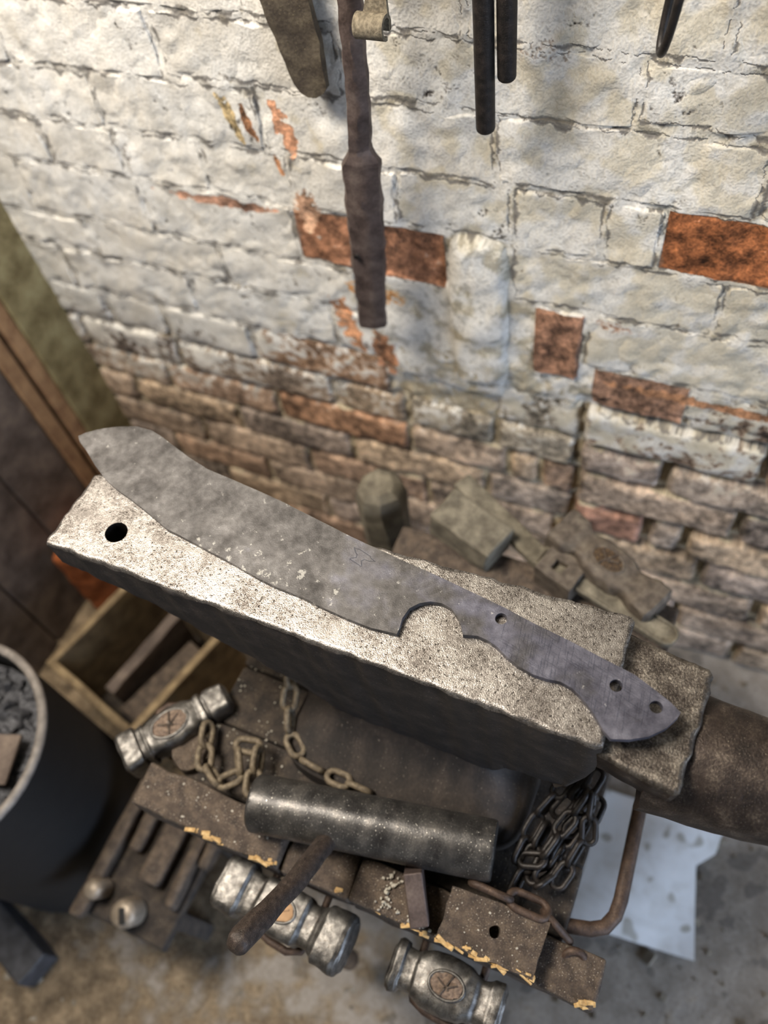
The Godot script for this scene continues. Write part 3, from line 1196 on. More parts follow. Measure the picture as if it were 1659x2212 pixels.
func blade_maps() -> Array:
	var w := 2048
	var h := 512
	var n := w * h
	var A := nbytes(w, h, 311, 0.007, 4)
	var B := nbytes(w, h, 312, 0.03, 4)
	var C := nbytes(w, h, 313, 0.2, 2)
	var S := nbytes(w, h, 314, 0.022, 5)
	var rgb := PackedByteArray()
	rgb.resize(n * 3)
	var ht := PackedByteArray()
	ht.resize(n)
	var mark := PackedByteArray()
	mark.resize(n)
	var rng := RandomNumberGenerator.new()
	rng.seed = 99
	# cross-hatched file scratches on the grip
	for k in 260:
		var x := rng.randf_range(1560.0, 1960.0)
		var y := rng.randf_range(190.0, 420.0)
		var a := 0.26 + rng.randf_range(-0.05, 0.05) if k % 2 else 1.45 + rng.randf_range(-0.06, 0.06)
		for i in rng.randi_range(14, 70):
			var px := int(x + cos(a) * i)
			var py := int(y + sin(a) * i)
			if px >= 0 and px < w and py >= 0 and py < h:
				mark[py * w + px] = 120
				mark[py * w + px + 1] = 100
	# the small anvil etched on the blade, in outline
	var etch := [[0, 4], [16, 0], [58, 0], [58, 3], [76, 5], [60, 15], [48, 17], [44, 26], [54, 36], [54, 40], [14, 40], [14, 36], [25, 26], [22, 17], [14, 14]]
	for k in etch.size():
		var a := Vector2(etch[k][0], etch[k][1])
		var b := Vector2(etch[(k + 1) % etch.size()][0], etch[(k + 1) % etch.size()][1])
		for i in 60:
			var q := a.lerp(b, i / 60.0).rotated(0.28) * 1.02 + Vector2(1082, 196)
			for dx in 3:
				for dy in 2:
					mark[(int(q.y) + dy) * w + int(q.x) + dx] = 160
	var i := 0
	for y in h:
		for x in w:
			var a := A[i] - 128
			var b := B[i] - 128
			var c := C[i] - 128
			# forge scale: warm grey blade, bluish heat tint towards the grip
			var hue := clampf((x - 1150) / 500.0 + a * 0.008, 0.0, 1.0)
			var v := 81.0 + a * 0.2 + b * 0.13 + c * 0.07
			var r := v + lerpf(3.0, -2.0, hue)
			var g := v + lerpf(0.0, -3.0, hue)
			var bl := v + lerpf(-2.0, 7.0, hue)
			# flakes of pale scale in the middle of the blade
			var zone := minf(1.0 - absf((x - 850.0) / 560.0), (y - 240.0 - absf(x - 900.0) * 0.06) / 90.0)
			var s := S[i] + int(c * 0.25 + b * 0.2) - (206 - int(36.0 * maxf(zone, -0.4)))
			if s > 0:
				var q := minf(1.0, s / 14.0) * 0.55
				r = lerpf(r, 196.0, q)
				g = lerpf(g, 194.0, q)
				bl = lerpf(bl, 184.0, q)
			var mk := mark[i] / 255.0
			r *= 1.0 - mk * 0.5
			g *= 1.0 - mk * 0.47
			bl *= 1.0 - mk * 0.40
			rgb[i * 3] = clampi(int(r), 0, 255)
			rgb[i * 3 + 1] = clampi(int(g), 0, 255)
			rgb[i * 3 + 2] = clampi(int(bl), 0, 255)
			ht[i] = clampi(int(128 + b * 0.35 + c * 0.22 + (18 if s > 0 else 0) - mk * 60), 0, 255)
			i += 1
	return [itex(w, h, Image.FORMAT_RGB8, rgb), itex(w, h, Image.FORMAT_L8, ht)]


func build_knife() -> void:
	var o := v2(BLADE + BLADE_2)
	o = resample(o, 0.004)
	var holes := [circle(Vector2(-0.0865, 0.440), 0.0048, 18), circle(Vector2(0.0095, 0.463), 0.0048, 18), circle(Vector2(0.040, 0.469), 0.0048, 18)]
	var nn := FastNoiseLite.new()
	nn.seed = 17
	nn.frequency = 55.0
	nn.fractal_octaves = 2
	var y0 := FACE_Y + 0.0003
	var top := func(q: Vector2) -> float:
		var k := clampf((q.x + 0.2) / 0.05, 0.0, 1.0)
		var d := interp(EDGE, q.x) - q.y
		var bev := lerpf(clampf(d / 0.038, 0.0, 1.0), 1.0, k)
		var bump := nn.get_noise_2d(q.x, q.y) * (1.0 - k) * (0.0011 if d < 0.04 else 0.0003)
		return y0 + 0.0048 + 0.0010 * bev + bump
	var bot := func(_q: Vector2) -> float: return y0
	var mb := MB.new()
	mb.plate(o, holes, top, bot, 0.006)
	var m := mat(blade_maps(), 0.0, 0.58, 0.4, 0.05)
	var k := part("knife_blank", mb, m, self, 30.0, func(a: Vector3) -> Vector2: return Vector2((a.x + 0.54) / 0.60, (a.z - 0.36 + (y0 + 0.0057 - a.y)) / 0.15))
	tag(k, "long grey steel blade blank with three drilled holes lying on the anvil face", "knife")


# ------------------------------------------------------------------ tools hanging on the wall
func build_hanging() -> void:
	var mb := MB.new()
	mb.rbox(Vector3(-0.25, 1.33, 0.045), Vector3(1.2, 0.05, 0.09), 0.006, 2, 1, 1)
	var rail := part("tool_rail", mb, M.wood_grey)
	tag(rail, "weathered wooden rail high on the brick wall that the tools hang from", "rail")
	# broad dark strap with a round end
	var t := thing("strap_blade", "broad dark flat blade with a rounded lower end hanging on the painted wall", "blade", Vector3(-0.44, 0.98, 0.02))
	mb = MB.new()
	var o := v2([-0.520, 1.30, -0.459, 1.066, -0.450, 1.027, -0.4405, 0.989, -0.434, 0.9815, -0.427, 0.9785, -0.418, 0.978, -0.411, 0.9815, -0.406, 0.9885, -0.404, 0.999, -0.4035, 1.034, -0.4085, 1.07, -0.452, 1.30])
	o = resample(o, 0.006)
	mb.plate(o, [], func(_q: Vector2) -> float: return 0.026, func(_q: Vector2) -> float: return 0.018, 0.012)
	swap_yz(mb)
	mb.rough(0.0018, 30.0, 501)
	part("blade", mb, M.strap, t, 30.0)
	# long forged bar with a wide flattened lower half and a small hole
	t = thing("forged_bar", "long brown forged bar with a wide flat lower half hanging on the painted wall", "tool", Vector3(-0.37, 0.71, 0.055))
	var rings := []
	# centre x, y, half width, half depth, turn
	for s in [[-0.349, 1.30, 0.012, 0.008], [-0.350, 1.088, 0.0105, 0.008], [-0.353, 1.045, 0.0105, 0.0085], [-0.3565, 0.988, 0.0108, 0.009], [-0.3612, 0.955, 0.0110, 0.009], [-0.3618, 0.950, 0.0122, 0.009], [-0.3625, 0.938, 0.0192, 0.011], [-0.363, 0.933, 0.0200, 0.011], [-0.3675, 0.88, 0.0195, 0.011], [-0.3705, 0.833, 0.0198, 0.011], [-0.3765, 0.76, 0.0182, 0.010], [-0.380, 0.7095, 0.0168, 0.009]]:
		var ring := PackedVector3Array()
		for q in [[-1.0, -0.5], [-1.0, 0.35], [-0.72, 1.0], [0.15, 1.0], [0.55, 0.72], [1.0, 0.1], [1.0, -0.6], [0.6, -1.0], [-0.6, -1.0]]:
			ring.append(Vector3(s[0] + q[0] * s[2], s[1], 0.055 + q[1] * s[3]))
		rings.append(ring)
	var fine := []
	for i in rings.size() - 1:
		for k in 6:
			var l := PackedVector3Array()
			for j in rings[i].size():
				l.append(rings[i][j].lerp(rings[i + 1][j], k / 6.0))
			fine.append(l)
	fine.append(rings[rings.size() - 1])
	mb = MB.new()
	mb.loft(fine)
	mb.rough(0.0022, 40.0, 502)
	part("bar", mb, M.tool, t, 32.0)
	mb = MB.new()
	mb.lathe([[0.0001, 0.0], [0.0034, 0.0], [0.0040, 0.0008], [0.0030, 0.0016], [0.0028, -0.004]], Transform3D(Basis(Vector3(1, 0, 0), PI / 2), Vector3(-0.379, 0.822, 0.0668)), 16)
	part("eyelet", mb, M.iron_dark, t)
	mb = MB.new()
	mb.tube([Vector3(-0.345, 1.35, 0.05), Vector3(-0.345, 1.31, 0.055), Vector3(-0.349, 1.28, 0.06)], [0.004], 8)
	part("hanging_wire", mb, M.iron_dark, t)
	# strap rolled up at its end
	t = thing("rolled_strap", "narrow brown strap with its end rolled up, hanging beside the long forged bar", "strap", Vector3(-0.312, 1.08, 0.08))
	var path := []
	for k in 15:
		var a := -PI * 0.5 + TAU * 0.86 * k / 14.0
		path.append(Vector2(cos(a) * 0.0085 + 0.086, sin(a) * 0.0085 + 1.0865))
	path.reverse()
	path = [Vector2(0.074, 1.30), Vector2(0.074, 1.2), Vector2(0.0752, 1.11)] + path
	rings = []
	for i in path.size():
		var d: Vector2 = (path[mini(i + 1, path.size() - 1)] - path[maxi(i - 1, 0)]).normalized()
		var nr := Vector2(d.y, -d.x) * 0.0016
		var x0 := -0.330 if i > 2 else -0.322
		var x1 := -0.3035 if i > 2 else -0.306
		rings.append(PackedVector3Array([Vector3(x0, path[i].y + nr.y, path[i].x + nr.x), Vector3(x1, path[i].y + nr.y, path[i].x + nr.x), Vector3(x1, path[i].y - nr.y, path[i].x - nr.x), Vector3(x0, path[i].y - nr.y, path[i].x - nr.x)]))
	mb = MB.new()
	mb.loft(rings)
	part("strap", mb, M.roll, t, 50.0)
	# tongs: two round reins of unequal length
	t = thing("tongs", "black iron tongs with two round handles of unequal length hanging on the wall", "tongs", Vector3(-0.225, 0.98, 0.05))
	mb = MB.new()
	mb.tube([Vector3(-0.240, 1.33, 0.052), Vector3(-0.2335, 1.095, 0.050), Vector3(-0.2325, 0.982, 0.050)], [0.0084, 0.0088, 0.0088], 20, 4)
	part("rein", mb, M.iron_dark, t, 60.0)
	mb = MB.new()
	mb.tube([Vector3(-0.205, 1.33, 0.045), Vector3(-0.2155, 1.095, 0.045), Vector3(-0.2148, 1.029, 0.045)], [0.0082, 0.0085, 0.0082], 20, 4)
	part("rein", mb, M.iron_dark, t, 60.0)
	mb = MB.new()
	mb.rbox(Vector3(-0.2225, 1.345, 0.052), Vector3(0.06, 0.05, 0.024), 0.008, 2, 2, 2)
	part("jaw", mb, M.iron_dark, t)
	# thin iron ring
	t = thing("iron_ring", "oval black iron ring hanging edge on near the upper right corner of the wall", "ring", Vector3(-0.086, 1.08, 0.06))
	path = []
	for k in 28:
		var a := TAU * k / 28.0
		var q := Basis(Vector3(0, 1, 0), -1.27) * Vector3(cos(a) * 0.016, 0, 0)
		path.append(Vector3(-0.0845 + q.x + sin(a) * 0.0045, 1.121 + sin(a) * 0.046, 0.060 + q.z))
	mb = MB.new()
	mb.tube(path, [0.0034], 12, 0, true)
	part("loop", mb, M.iron_dark, t, 60.0)
	mb = MB.new()
	mb.tube([Vector3(-0.079, 1.165, 0.060), Vector3(-0.079, 1.2, 0.055), Vector3(-0.079, 1.32, 0.05)], [0.003], 8)
	part("hook", mb, M.iron_dark, t, 60.0)


# a plate made in x-z becomes one that stands in x-y
func swap_yz(mb: MB) -> void:
	for i in range(mb.v0, mb.v.size()):
		var a := mb.v[i]
		mb.v[i] = Vector3(a.x, a.z, a.y)
	mb.flip()


# ------------------------------------------------------------------ the anvil stand and what lies on it
func box_thing(called: String, label: String, cat: String, c: Vector3, s: Vector3, r: float, yaw: float, m: Material, wear := 0.002, sd := 1, group := "", pitch := 0.0) -> MeshInstance3D:
	var mb := MB.new()
	mb.rbox(Vector3.ZERO, s, r, maxi(2, int(s.x / 0.02)), maxi(1, int(s.y / 0.02)), maxi(2, int(s.z / 0.02)), Transform3D(Basis(Vector3.UP, yaw) * Basis(Vector3(0, 0, 1), pitch), c))
	mb.rough(wear, 28.0, sd)
	var o := part(called, mb, m, self, 40.0)
	tag(o, label, cat, group)
	return o


func link_mesh(l: float, w: float, r: float) -> Array:
	var path := []
	var h := l / 2 - w / 2
	for k in 9:
		var a := -PI / 2 + PI * k / 8.0
		path.append(Vector3(h + cos(a) * (w / 2 - r), sin(a) * (w / 2 - r), 0))
	for k in 9:
		var a := PI / 2 + PI * k / 8.0
		path.append(Vector3(-h + cos(a) * (w / 2 - r), sin(a) * (w / 2 - r), 0))
	return path


func chain(called: String, label: String, path: Array, l: float, w: float, r: float, m: Material, group := "") -> void:
	var t := thing(called, label, "chain", path[0], group)
	var pitch := l - 2.4 * r
	var base := link_mesh(l, w, r)
	var rng := RandomNumberGenerator.new()
	rng.seed = int(path[0].x * 9000) + 7
	var seg := 0
	var d := 0.0
	var k := 0
	while seg < path.size() - 1:
		var a: Vector3 = path[seg]
		var b: Vector3 = path[seg + 1]
		var len := a.distance_to(b)
		if d + pitch * 0.5 > len:
			d = maxf(0.0, d - len)
			seg += 1
			continue
		var c := a.lerp(b, (d + pitch * 0.5) / len)
		var x := (b - a).normalized()
		var up := Vector3.UP if absf(x.y) < 0.8 else Vector3(0.3, 0, 1)
		var z := x.cross(up).normalized()
		var y := z.cross(x)
		var roll := (0.35 if k % 2 == 0 else 1.3) + rng.randf_range(-0.25, 0.25)
		var bs := Basis(x, y * cos(roll) + z * sin(roll), z * cos(roll) - y * sin(roll)) * Basis(Vector3(0, 0, 1), rng.randf_range(-0.12, 0.12))
		var mb := MB.new()
		var q := []
		for e in base:
			q.append(c + bs * e)
		mb.tube(q, [r], 8, 0, true)
		part("link", mb, m, t, 70.0)
		d += pitch
		k += 1


func splinters(parent: Node, a: Vector3, b: Vector3, n: int, sd: int) -> void:
	var mb := MB.new()
	var rng := RandomNumberGenerator.new()
	rng.seed = sd
	for k in n:
		var f := pow(rng.randf(), 0.8)
		var c := a.lerp(b, f) + Vector3(0, rng.randf_range(-0.004, 0.0015), rng.randf_range(-0.004, 0.001))
		var s := Vector3(rng.randf_range(0.004, 0.014), rng.randf_range(0.002, 0.005), rng.randf_range(0.002, 0.005))
		mb.rbox(Vector3.ZERO, s, 0.0007, 1, 1, 1, Transform3D(Basis(Vector3.UP, atan2(-(b - a).z, (b - a).x) + rng.randf_range(-0.5, 0.5)) * Basis(Vector3(0, 0, 1), rng.randf_range(-0.4, 0.4)), c))
	var o := part("splintered_edge", mb, M.splinter, parent)
	o.set_meta("kind", "stuff")


func build_stand() -> void:
	var t := thing("anvil_stand", "dark timber stand under the anvil, its top strewn with chain and grit", "stand", Vector3(-0.18, 0, 0.46))
	var mb := MB.new()
	for i in 4:
		mb = MB.new()
		mb.rbox(Vector3(-0.182, 0.2665, 0.357 + i * 0.0705), Vector3(0.43, 0.533, 0.069), 0.004, 8, 8, 2)
		mb.rough(0.002, 20.0, 600 + i)
		part("timber", mb, M.wood_dark if M.has("wood_dark") else make_dark_wood(), t, 40.0)
	# rear shelf of the stand carries the spare tools
	mb = MB.new()
	mb.rbox(Vector3(-0.12, 0.494, 0.262), Vector3(0.36, 0.022, 0.118), 0.004, 8, 1, 3)
	mb.rough(0.002, 20.0, 611)
	part("rear_shelf", mb, M.wood, t, 40.0)
	for x in [-0.28, 0.03]:
		mb = MB.new()
		mb.rbox(Vector3(x, 0.24, 0.295), Vector3(0.04, 0.48, 0.04), 0.004, 2, 6, 2)
		part("leg", mb, M.wood_dark, t, 40.0)
	# steel rods bent round the stand, which the hammers hang in
	for u in [[-0.268, -0.206, 0.606, 0.712, 0.4795], [-0.095, -0.03, 0.606, 0.708, 0.4715]]:
		mb = MB.new()
		mb.tube([Vector3(u[0], u[4], u[2] - 0.01), Vector3(u[0], u[4], u[3] - 0.016), Vector3(u[0] + 0.006, u[4], u[3] - 0.005), Vector3(u[0] + 0.02, u[4], u[3]), Vector3(u[1] - 0.02, u[4], u[3] + 0.002), Vector3(u[1] - 0.006, u[4], u[3] - 0.004), Vector3(u[1], u[4], u[3] - 0.016), Vector3(u[1], u[4], u[2] - 0.01)], [0.0042], 12)
		part("hammer_hoop", mb, M.rust, t, 60.0)
	mb = MB.new()
	mb.tube([Vector3(-0.39, 0.509, 0.50), Vector3(-0.47, 0.509, 0.535), Vector3(-0.476, 0.509, 0.545), Vector3(-0.474, 0.509, 0.556), Vector3(-0.46, 0.509, 0.585), Vector3(-0.39, 0.509, 0.585)], [0.0042], 12)
	part("hammer_hoop", mb, M.rust, t, 60.0)
	mb = MB.new()
	mb.tube([Vector3(0.05, 0.52, 0.335), Vector3(0.069, 0.52, 0.40), Vector3(0.071, 0.52, 0.47), Vector3(0.074, 0.52, 0.546), Vector3(0.0725, 0.52, 0.562), Vector3(0.066, 0.52, 0.575), Vector3(0.054, 0.52, 0.582), Vector3(0.034, 0.521, 0.587), Vector3(0.012, 0.523, 0.589)], [0.0072], 14)
	part("side_hoop", mb, M.rust, t, 60.0)
	# boards along the front edge
	var o := box_thing("front_board", "worn brown board with a splintered edge at the left end of the steel round bar", "board", Vector3(-0.341, 0.530, 0.629), Vector3(0.176, 0.058, 0.047), 0.004, 0.0, M.wood, 0.003, 621, "boards on the front of the stand", 0.0)
	splinters(o, Vector3(-0.357, 0.5585, 0.652), Vector3(-0.315, 0.5585, 0.652), 11, 1)
	splinters(o, Vector3(-0.282, 0.5585, 0.652), Vector3(-0.258, 0.5585, 0.651), 12, 2)
	o = box_thing("front_block", "low dark wooden block behind the rod handle, without splintered edges", "block", Vector3(-0.213, 0.512, 0.628), Vector3(0.074, 0.064, 0.045), 0.004, 0.02, M.wood, 0.003, 622, "boards on the front of the stand")
	splinters(o, Vector3(-0.19, 0.543, 0.648), Vector3(-0.184, 0.543, 0.648), 2, 3)
	o = box_thing("front_board", "long dark board under the drilled block at the front of the stand", "board", Vector3(-0.050, 0.5265, 0.6275), Vector3(0.246, 0.050, 0.044), 0.004, 0.0, M.wood, 0.003, 623, "boards on the front of the stand")
	splinters(o, Vector3(-0.150, 0.5505, 0.649), Vector3(-0.09, 0.5505, 0.649), 10, 4)
	splinters(o, Vector3(0.052, 0.5505, 0.649), Vector3(0.071, 0.5505, 0.648), 9, 5)
	# the drilled block
	t = thing("drilled_block", "thick brown wooden block with one drilled hole and a splintered front edge", "block", Vector3(-0.031, 0.552, 0.625), "boards on the front of the stand")
	mb = MB.new()
	var ol := resample(v2([-0.079, 0.602, -0.077, 0.650, 0.013, 0.6485, 0.0165, 0.599]), 0.008)
	var hl := circle(Vector2(-0.030, 0.625), 0.0052, 16, 0.006)
	mb.plate(ol, [hl], func(_q: Vector2) -> float: return 0.576, func(_q: Vector2) -> float: return 0.5525, 0.012)
	mb.rough(0.002, 40.0, 631)
	part("body", mb, M.wood, t, 35.0)
	splinters(t, Vector3(-0.076, 0.5745, 0.6505), Vector3(-0.03, 0.5745, 0.651), 12, 6)
	splinters(t, Vector3(-0.03, 0.573, 0.651), Vector3(0.0, 0.573, 0.650), 8, 7)
	splinters(t, Vector3(0.008, 0.574, 0.6495), Vector3(0.014, 0.574, 0.649), 5, 8)
	# round log end behind the left board
	mb = MB.new()
	mb.lathe([[0.0001, 0.0], [0.021, 0.0], [0.022, 0.004], [0.022, 0.04], [0.020, 0.044], [0.0001, 0.045]], Transform3D(Basis.IDENTITY, Vector3(-0.400, 0.500, 0.578)), 26)
	mb.rough(0.003, 40.0, 632)
	tag(part("log_end", mb, M.wood, self, 40.0), "round brown log end standing behind the left front board", "log")
	# the steel round bar with its rod handle
	t = thing("round_bar_tool", "thick grey steel round bar with a rough rod handle, lying along the stand", "tool", Vector3(-0.17, 0.562, 0.583))
	mb = MB.new()
	var ax := (Vector3(-0.051, 0.5905, 0.561) - Vector3(-0.291, 0.5905, 0.606))
	var bl := ax.length()
	var ux := ax.normalized()
	var bx := Basis(ux.cross(Vector3.UP).normalized(), ux, Vector3.UP.cross(ux).cross(ux).normalized())
	bx = Basis(Vector3.UP, ux, Vector3.UP.cross(ux).normalized())
	mb.lathe([[0.0001, 0.0], [0.0245, 0.0], [0.0265, 0.0006], [0.0284, 0.0030], [0.0287, 0.006], [0.0287, bl * 0.35], [0.0287, bl * 0.7], [0.0286, bl - 0.004], [0.0278, bl - 0.001], [0.0262, bl], [0.0001, bl]], Transform3D(bx, Vector3(-0.291, 0.5905, 0.606)), 64)
	mb.rough(0.0004, 60.0, 641)
	part("bar", mb, M.bar, t, 32.0)
	mb = MB.new()
	var pa := []
	var ra := []
	for k in 13:
		var f := k / 12.0
		pa.append(Vector3(-0.2035, 0.597, 0.611).lerp(Vector3(-0.2085, 0.713, 0.7265), f) + Vector3(0.002 * sin(f * 5.0), 0.002 * sin(f * 7.0), 0))
		ra.append(lerpf(0.0098, 0.0104, f) + (0.0009 if f > 0.45 else 0.0) * sin(f * 9.0) * 0.6)
	mb.tube(pa, ra, 18, 3)
	mb.rough(0.0018, 60.0, 642)
	part("handle", mb, M.rod if M.has("rod") else make_rod(), t, 50.0)
	# upright steel lug between the boards with pale scale heaped round it
	mb = MB.new()
	mb.rbox(Vector3.ZERO, Vector3(0.018, 0.05, 0.048), 0.002, 2, 3, 3, Transform3D(Basis(Vector3.UP, 0.5) * Basis(Vector3(1, 0, 0), 0.35), Vector3(-0.108, 0.573, 0.622)))
	tag(part("steel_lug", mb, M.tool, self, 35.0), "upright brown steel lug below the round bar, pale crumbs heaped beside it", "lug")
	mb = MB.new()
	var rng := RandomNumberGenerator.new()
	rng.seed = 12
	for k in 60:
		var a := Vector3(-0.137 + rng.randfn() * 0.004, 0.554, 0.61 + rng.randf() * 0.034)
		if k > 36:
			a = Vector3(-0.102 + rng.randfn() * 0.012, 0.554, 0.642 + rng.randfn() * 0.004)
		var q := rng.randf_range(0.0012, 0.0036)
		mb.rbox(Vector3.ZERO, Vector3(q, q * 0.7, q * 1.2), q * 0.3, 1, 1, 1, Transform3D(Basis(Vector3(rng.randf(), 1, rng.randf()).normalized(), rng.randf() * 6.0), a + Vector3(0, 0.0006, 0)))
	var cr := part("scale_crumbs", mb, M.crumb)
	cr.set_meta("kind", "stuff")
	tag(cr, "pale crumbs of forge scale heaped round the brown steel lug", "crumbs")
	mb = MB.new()
	for k in 110:
		var a := Vector3(rng.randf_range(-0.40, -0.25), 0.5345, rng.randf_range(0.45, 0.60))
		if k > 75:
			a = Vector3(rng.randf_range(-0.42, -0.27), 0.5595, rng.randf_range(0.607, 0.648))
		if k > 97:
			a = Vector3(rng.randf_range(-0.07, 0.01), 0.5768, rng.randf_range(0.604, 0.645))
		var q := rng.randf_range(0.0007, 0.0019)
		mb.rbox(Vector3.ZERO, Vector3(q, q * 0.5, q * 1.3), q * 0.2, 1, 1, 1, Transform3D(Basis(Vector3.UP, rng.randf() * 6.0), a))
	var sg := part("stand_grit", mb, M.crumb)
	sg.set_meta("kind", "stuff")
	tag(sg, "pale specks of scale scattered over the top of the stand and its boards", "grit")
	# chains
	var y := 0.556
	chain("anvil_chain", "rusty chain heaped at the left end of the steel round bar", [Vector3(-0.392, y, 0.545), Vector3(-0.375, y, 0.583), Vector3(-0.346, y + 0.004, 0.600), Vector3(-0.328, y + 0.006, 0.583), Vector3(-0.345, y + 0.012, 0.556), Vector3(-0.320, y + 0.010, 0.550), Vector3(-0.308, y + 0.010, 0.590), Vector3(-0.285, y + 0.006, 0.578)], 0.034, 0.022, 0.0036, M.chain if M.has("chain") else make_chain_mat())
	chain("anvil_chain", "rusty chain running down behind the steel round bar at the foot of the anvil", [Vector3(-0.318, 0.60, 0.462), Vector3(-0.305, 0.582, 0.500), Vector3(-0.292, 0.574, 0.528), Vector3(-0.268, 0.573, 0.5465), Vector3(-0.236, 0.573, 0.550), Vector3(-0.190, 0.573, 0.551)], 0.032, 0.021, 0.0034, M.chain)
	chain("anvil_chain", "dark chain looped in several strands at the right end of the round bar", [Vector3(0.012, 0.60, 0.466), Vector3(-0.012, 0.575, 0.515), Vector3(-0.024, 0.56, 0.575), Vector3(-0.004, 0.56, 0.56), Vector3(0.02, 0.585, 0.49), Vector3(0.008, 0.575, 0.52), Vector3(-0.006, 0.565, 0.572), Vector3(0.012, 0.56, 0.545), Vector3(0.028, 0.575, 0.48), Vector3(-0.004, 0.60, 0.47), Vector3(-0.022, 0.58, 0.51), Vector3(-0.030, 0.567, 0.556), Vector3(-0.01, 0.574, 0.55), Vector3(0.008, 0.592, 0.50), Vector3(0.018, 0.61, 0.468), Vector3(0.026, 0.585, 0.51), Vector3(0.012, 0.566, 0.562)], 0.032, 0.019, 0.0030, M.iron_dark)
	chain("anvil_chain", "heavy dark chain of long links lying behind the drilled block", [Vector3(-0.062, 0.582, 0.594), Vector3(-0.030, 0.580, 0.594), Vector3(0.005, 0.572, 0.590), Vector3(0.026, 0.553, 0.598), Vector3(0.044, 0.553, 0.610), Vector3(0.048, 0.535, 0.626)], 0.046, 0.026, 0.0038, M.rust)


func make_dark_wood() -> Material:
	M.wood_dark = mat(mottle(512, 512, 151, [[0.015, 3, 1.0], [0.1, 3, 0.6]], [[0.0, c8(28, 24, 21)], [0.5, c8(52, 44, 37)], [1.0, c8(78, 68, 56)]], [[0.12, 210, c8(160, 152, 138), 10]]), 0.2, 0.88, 0.0, 0.08)
	return M.wood_dark


func make_rod() -> Material:
	M.rod = mat(mottle(512, 512, 153, [[0.02, 3, 1.0], [0.1, 3, 0.6]], [[0.0, c8(30, 25, 22)], [0.5, c8(58, 48, 42)], [1.0, c8(92, 80, 72)]], [[0.24, 206, c8(206, 196, 182), 20]]), 0.07, 0.6, 0.3, 0.05)
	return M.rod


func make_chain_mat() -> Material:
	M.chain = mat(mottle(256, 256, 155, [[0.03, 3, 1.0]], [[0.0, c8(74, 64, 52)], [0.5, c8(108, 96, 78)], [1.0, c8(140, 126, 104)]]), 0.06, 0.7, 0.2, 0.03)
	return M.chain


# ------------------------------------------------------------------ hammers
# sections: distance along the head, half width, half height, squareness (1 round, small square)
func hammer(label: String, a: Vector3, b: Vector3, secs: Array, eye_at: float, eye: Vector2, steel: Material, wood: Material, handle_to: Vector3, sink: float, wear: float, sd: int) -> void:
	var ux := (b - a).normalized()
	var len := a.distance_to(b)
	var up := (Vector3.UP - ux * ux.y).normalized()
	var wz := ux.cross(up).normalized()
	var t := thing("hammer", label, "hammer", Vector3((a.x + b.x) / 2, handle_to.y, (a.z + b.z) / 2), "hammers hanging round the anvil stand")
	var fine := []
	for i in secs.size() - 1:
		var n := 4
		for k in n:
			var f := k / float(n)
			f = f * f * (3.0 - 2.0 * f)
			var s := []
			for q in 4:
				s.append(lerpf(secs[i][q], secs[i + 1][q], k / float(n) if q == 0 else f))
			fine.append(s)
	fine.append(secs[secs.size() - 1])
	var rings := []
	for s in fine:
		var ring := PackedVector3Array()
		for k in 32:
			var an := TAU * (k + 0.5) / 32
			var c := signf(cos(an)) * pow(absf(cos(an)), s[3])
			var d := signf(sin(an)) * pow(absf(sin(an)), s[3])
			ring.append(a + ux * (s[0] * len) + wz * c * s[1] + up * d * s[2])
		rings.append(ring)
	var mb := MB.new()
	mb.loft(rings)
	mb.rough(wear, 50.0, sd)
	part("head", mb, steel, t, 28.0)
	# the end of the handle shows in the eye, split by its wedge
	var hs: float = 0.0
	for s in secs:
		hs = maxf(hs, s[2]) if absf(s[0] - eye_at) < 0.12 else hs
	var c := a + ux * eye_at * len + up * hs
	mb = MB.new()
	var prof := []
	for e in [[0.001, -sink], [0.55, -sink + 0.0006], [0.93, -sink], [1.0, -sink - 0.001], [1.0, -0.006], [1.0, -0.02]]:
		var ring := PackedVector3Array()
		for k in 28:
			var an := TAU * k / 28
			ring.append(c + ux * cos(an) * eye.x * e[0] + wz * sin(an) * eye.y * e[0] + up * e[1])
		prof.append(ring)
	mb.loft(prof)
	mb.rough(0.0016, 120.0, sd + 1)
	part("handle_end", mb, wood, t, 40.0)
	mb = MB.new()
	for k in 3:
		var bs := Basis(ux, up, wz) * Basis(Vector3.UP, 0.5 * (k - 1) + 1.2 * (k % 2))
		mb.rbox(Vector3.ZERO, Vector3(eye.x * (0.9 if k != 1 else 1.3), 0.002, 0.0016), 0.0004, 2, 1, 1, Transform3D(bs, c + up * (-sink + 0.0014) + ux * eye.x * 0.22 * (k - 1)))
	part("wedge", mb, M.brown_board if sd == 711 else M.wood, t, 40.0)
	# rim of the eye
	mb = MB.new()
	var path := []
	for k in 28:
		var an := TAU * k / 28
		path.append(c + ux * cos(an) * eye.x * 1.06 + wz * sin(an) * eye.y * 1.08 - up * 0.0008)
	mb.tube(path, [0.0018], 8, 0, true)
	part("eye_rim", mb, steel, t, 60.0)
	mb = MB.new()
	var top := c - up * (hs * 1.6)
	var m := top.lerp(handle_to, 0.5)
	mb.tube([top, top.lerp(m, 0.4), m, handle_to], [minf(eye.x, eye.y) * 0.95, 0.011, 0.013, 0.0145], 14)
	part("handle", mb, M.handle if M.has("handle") else make_handle(), t, 60.0)


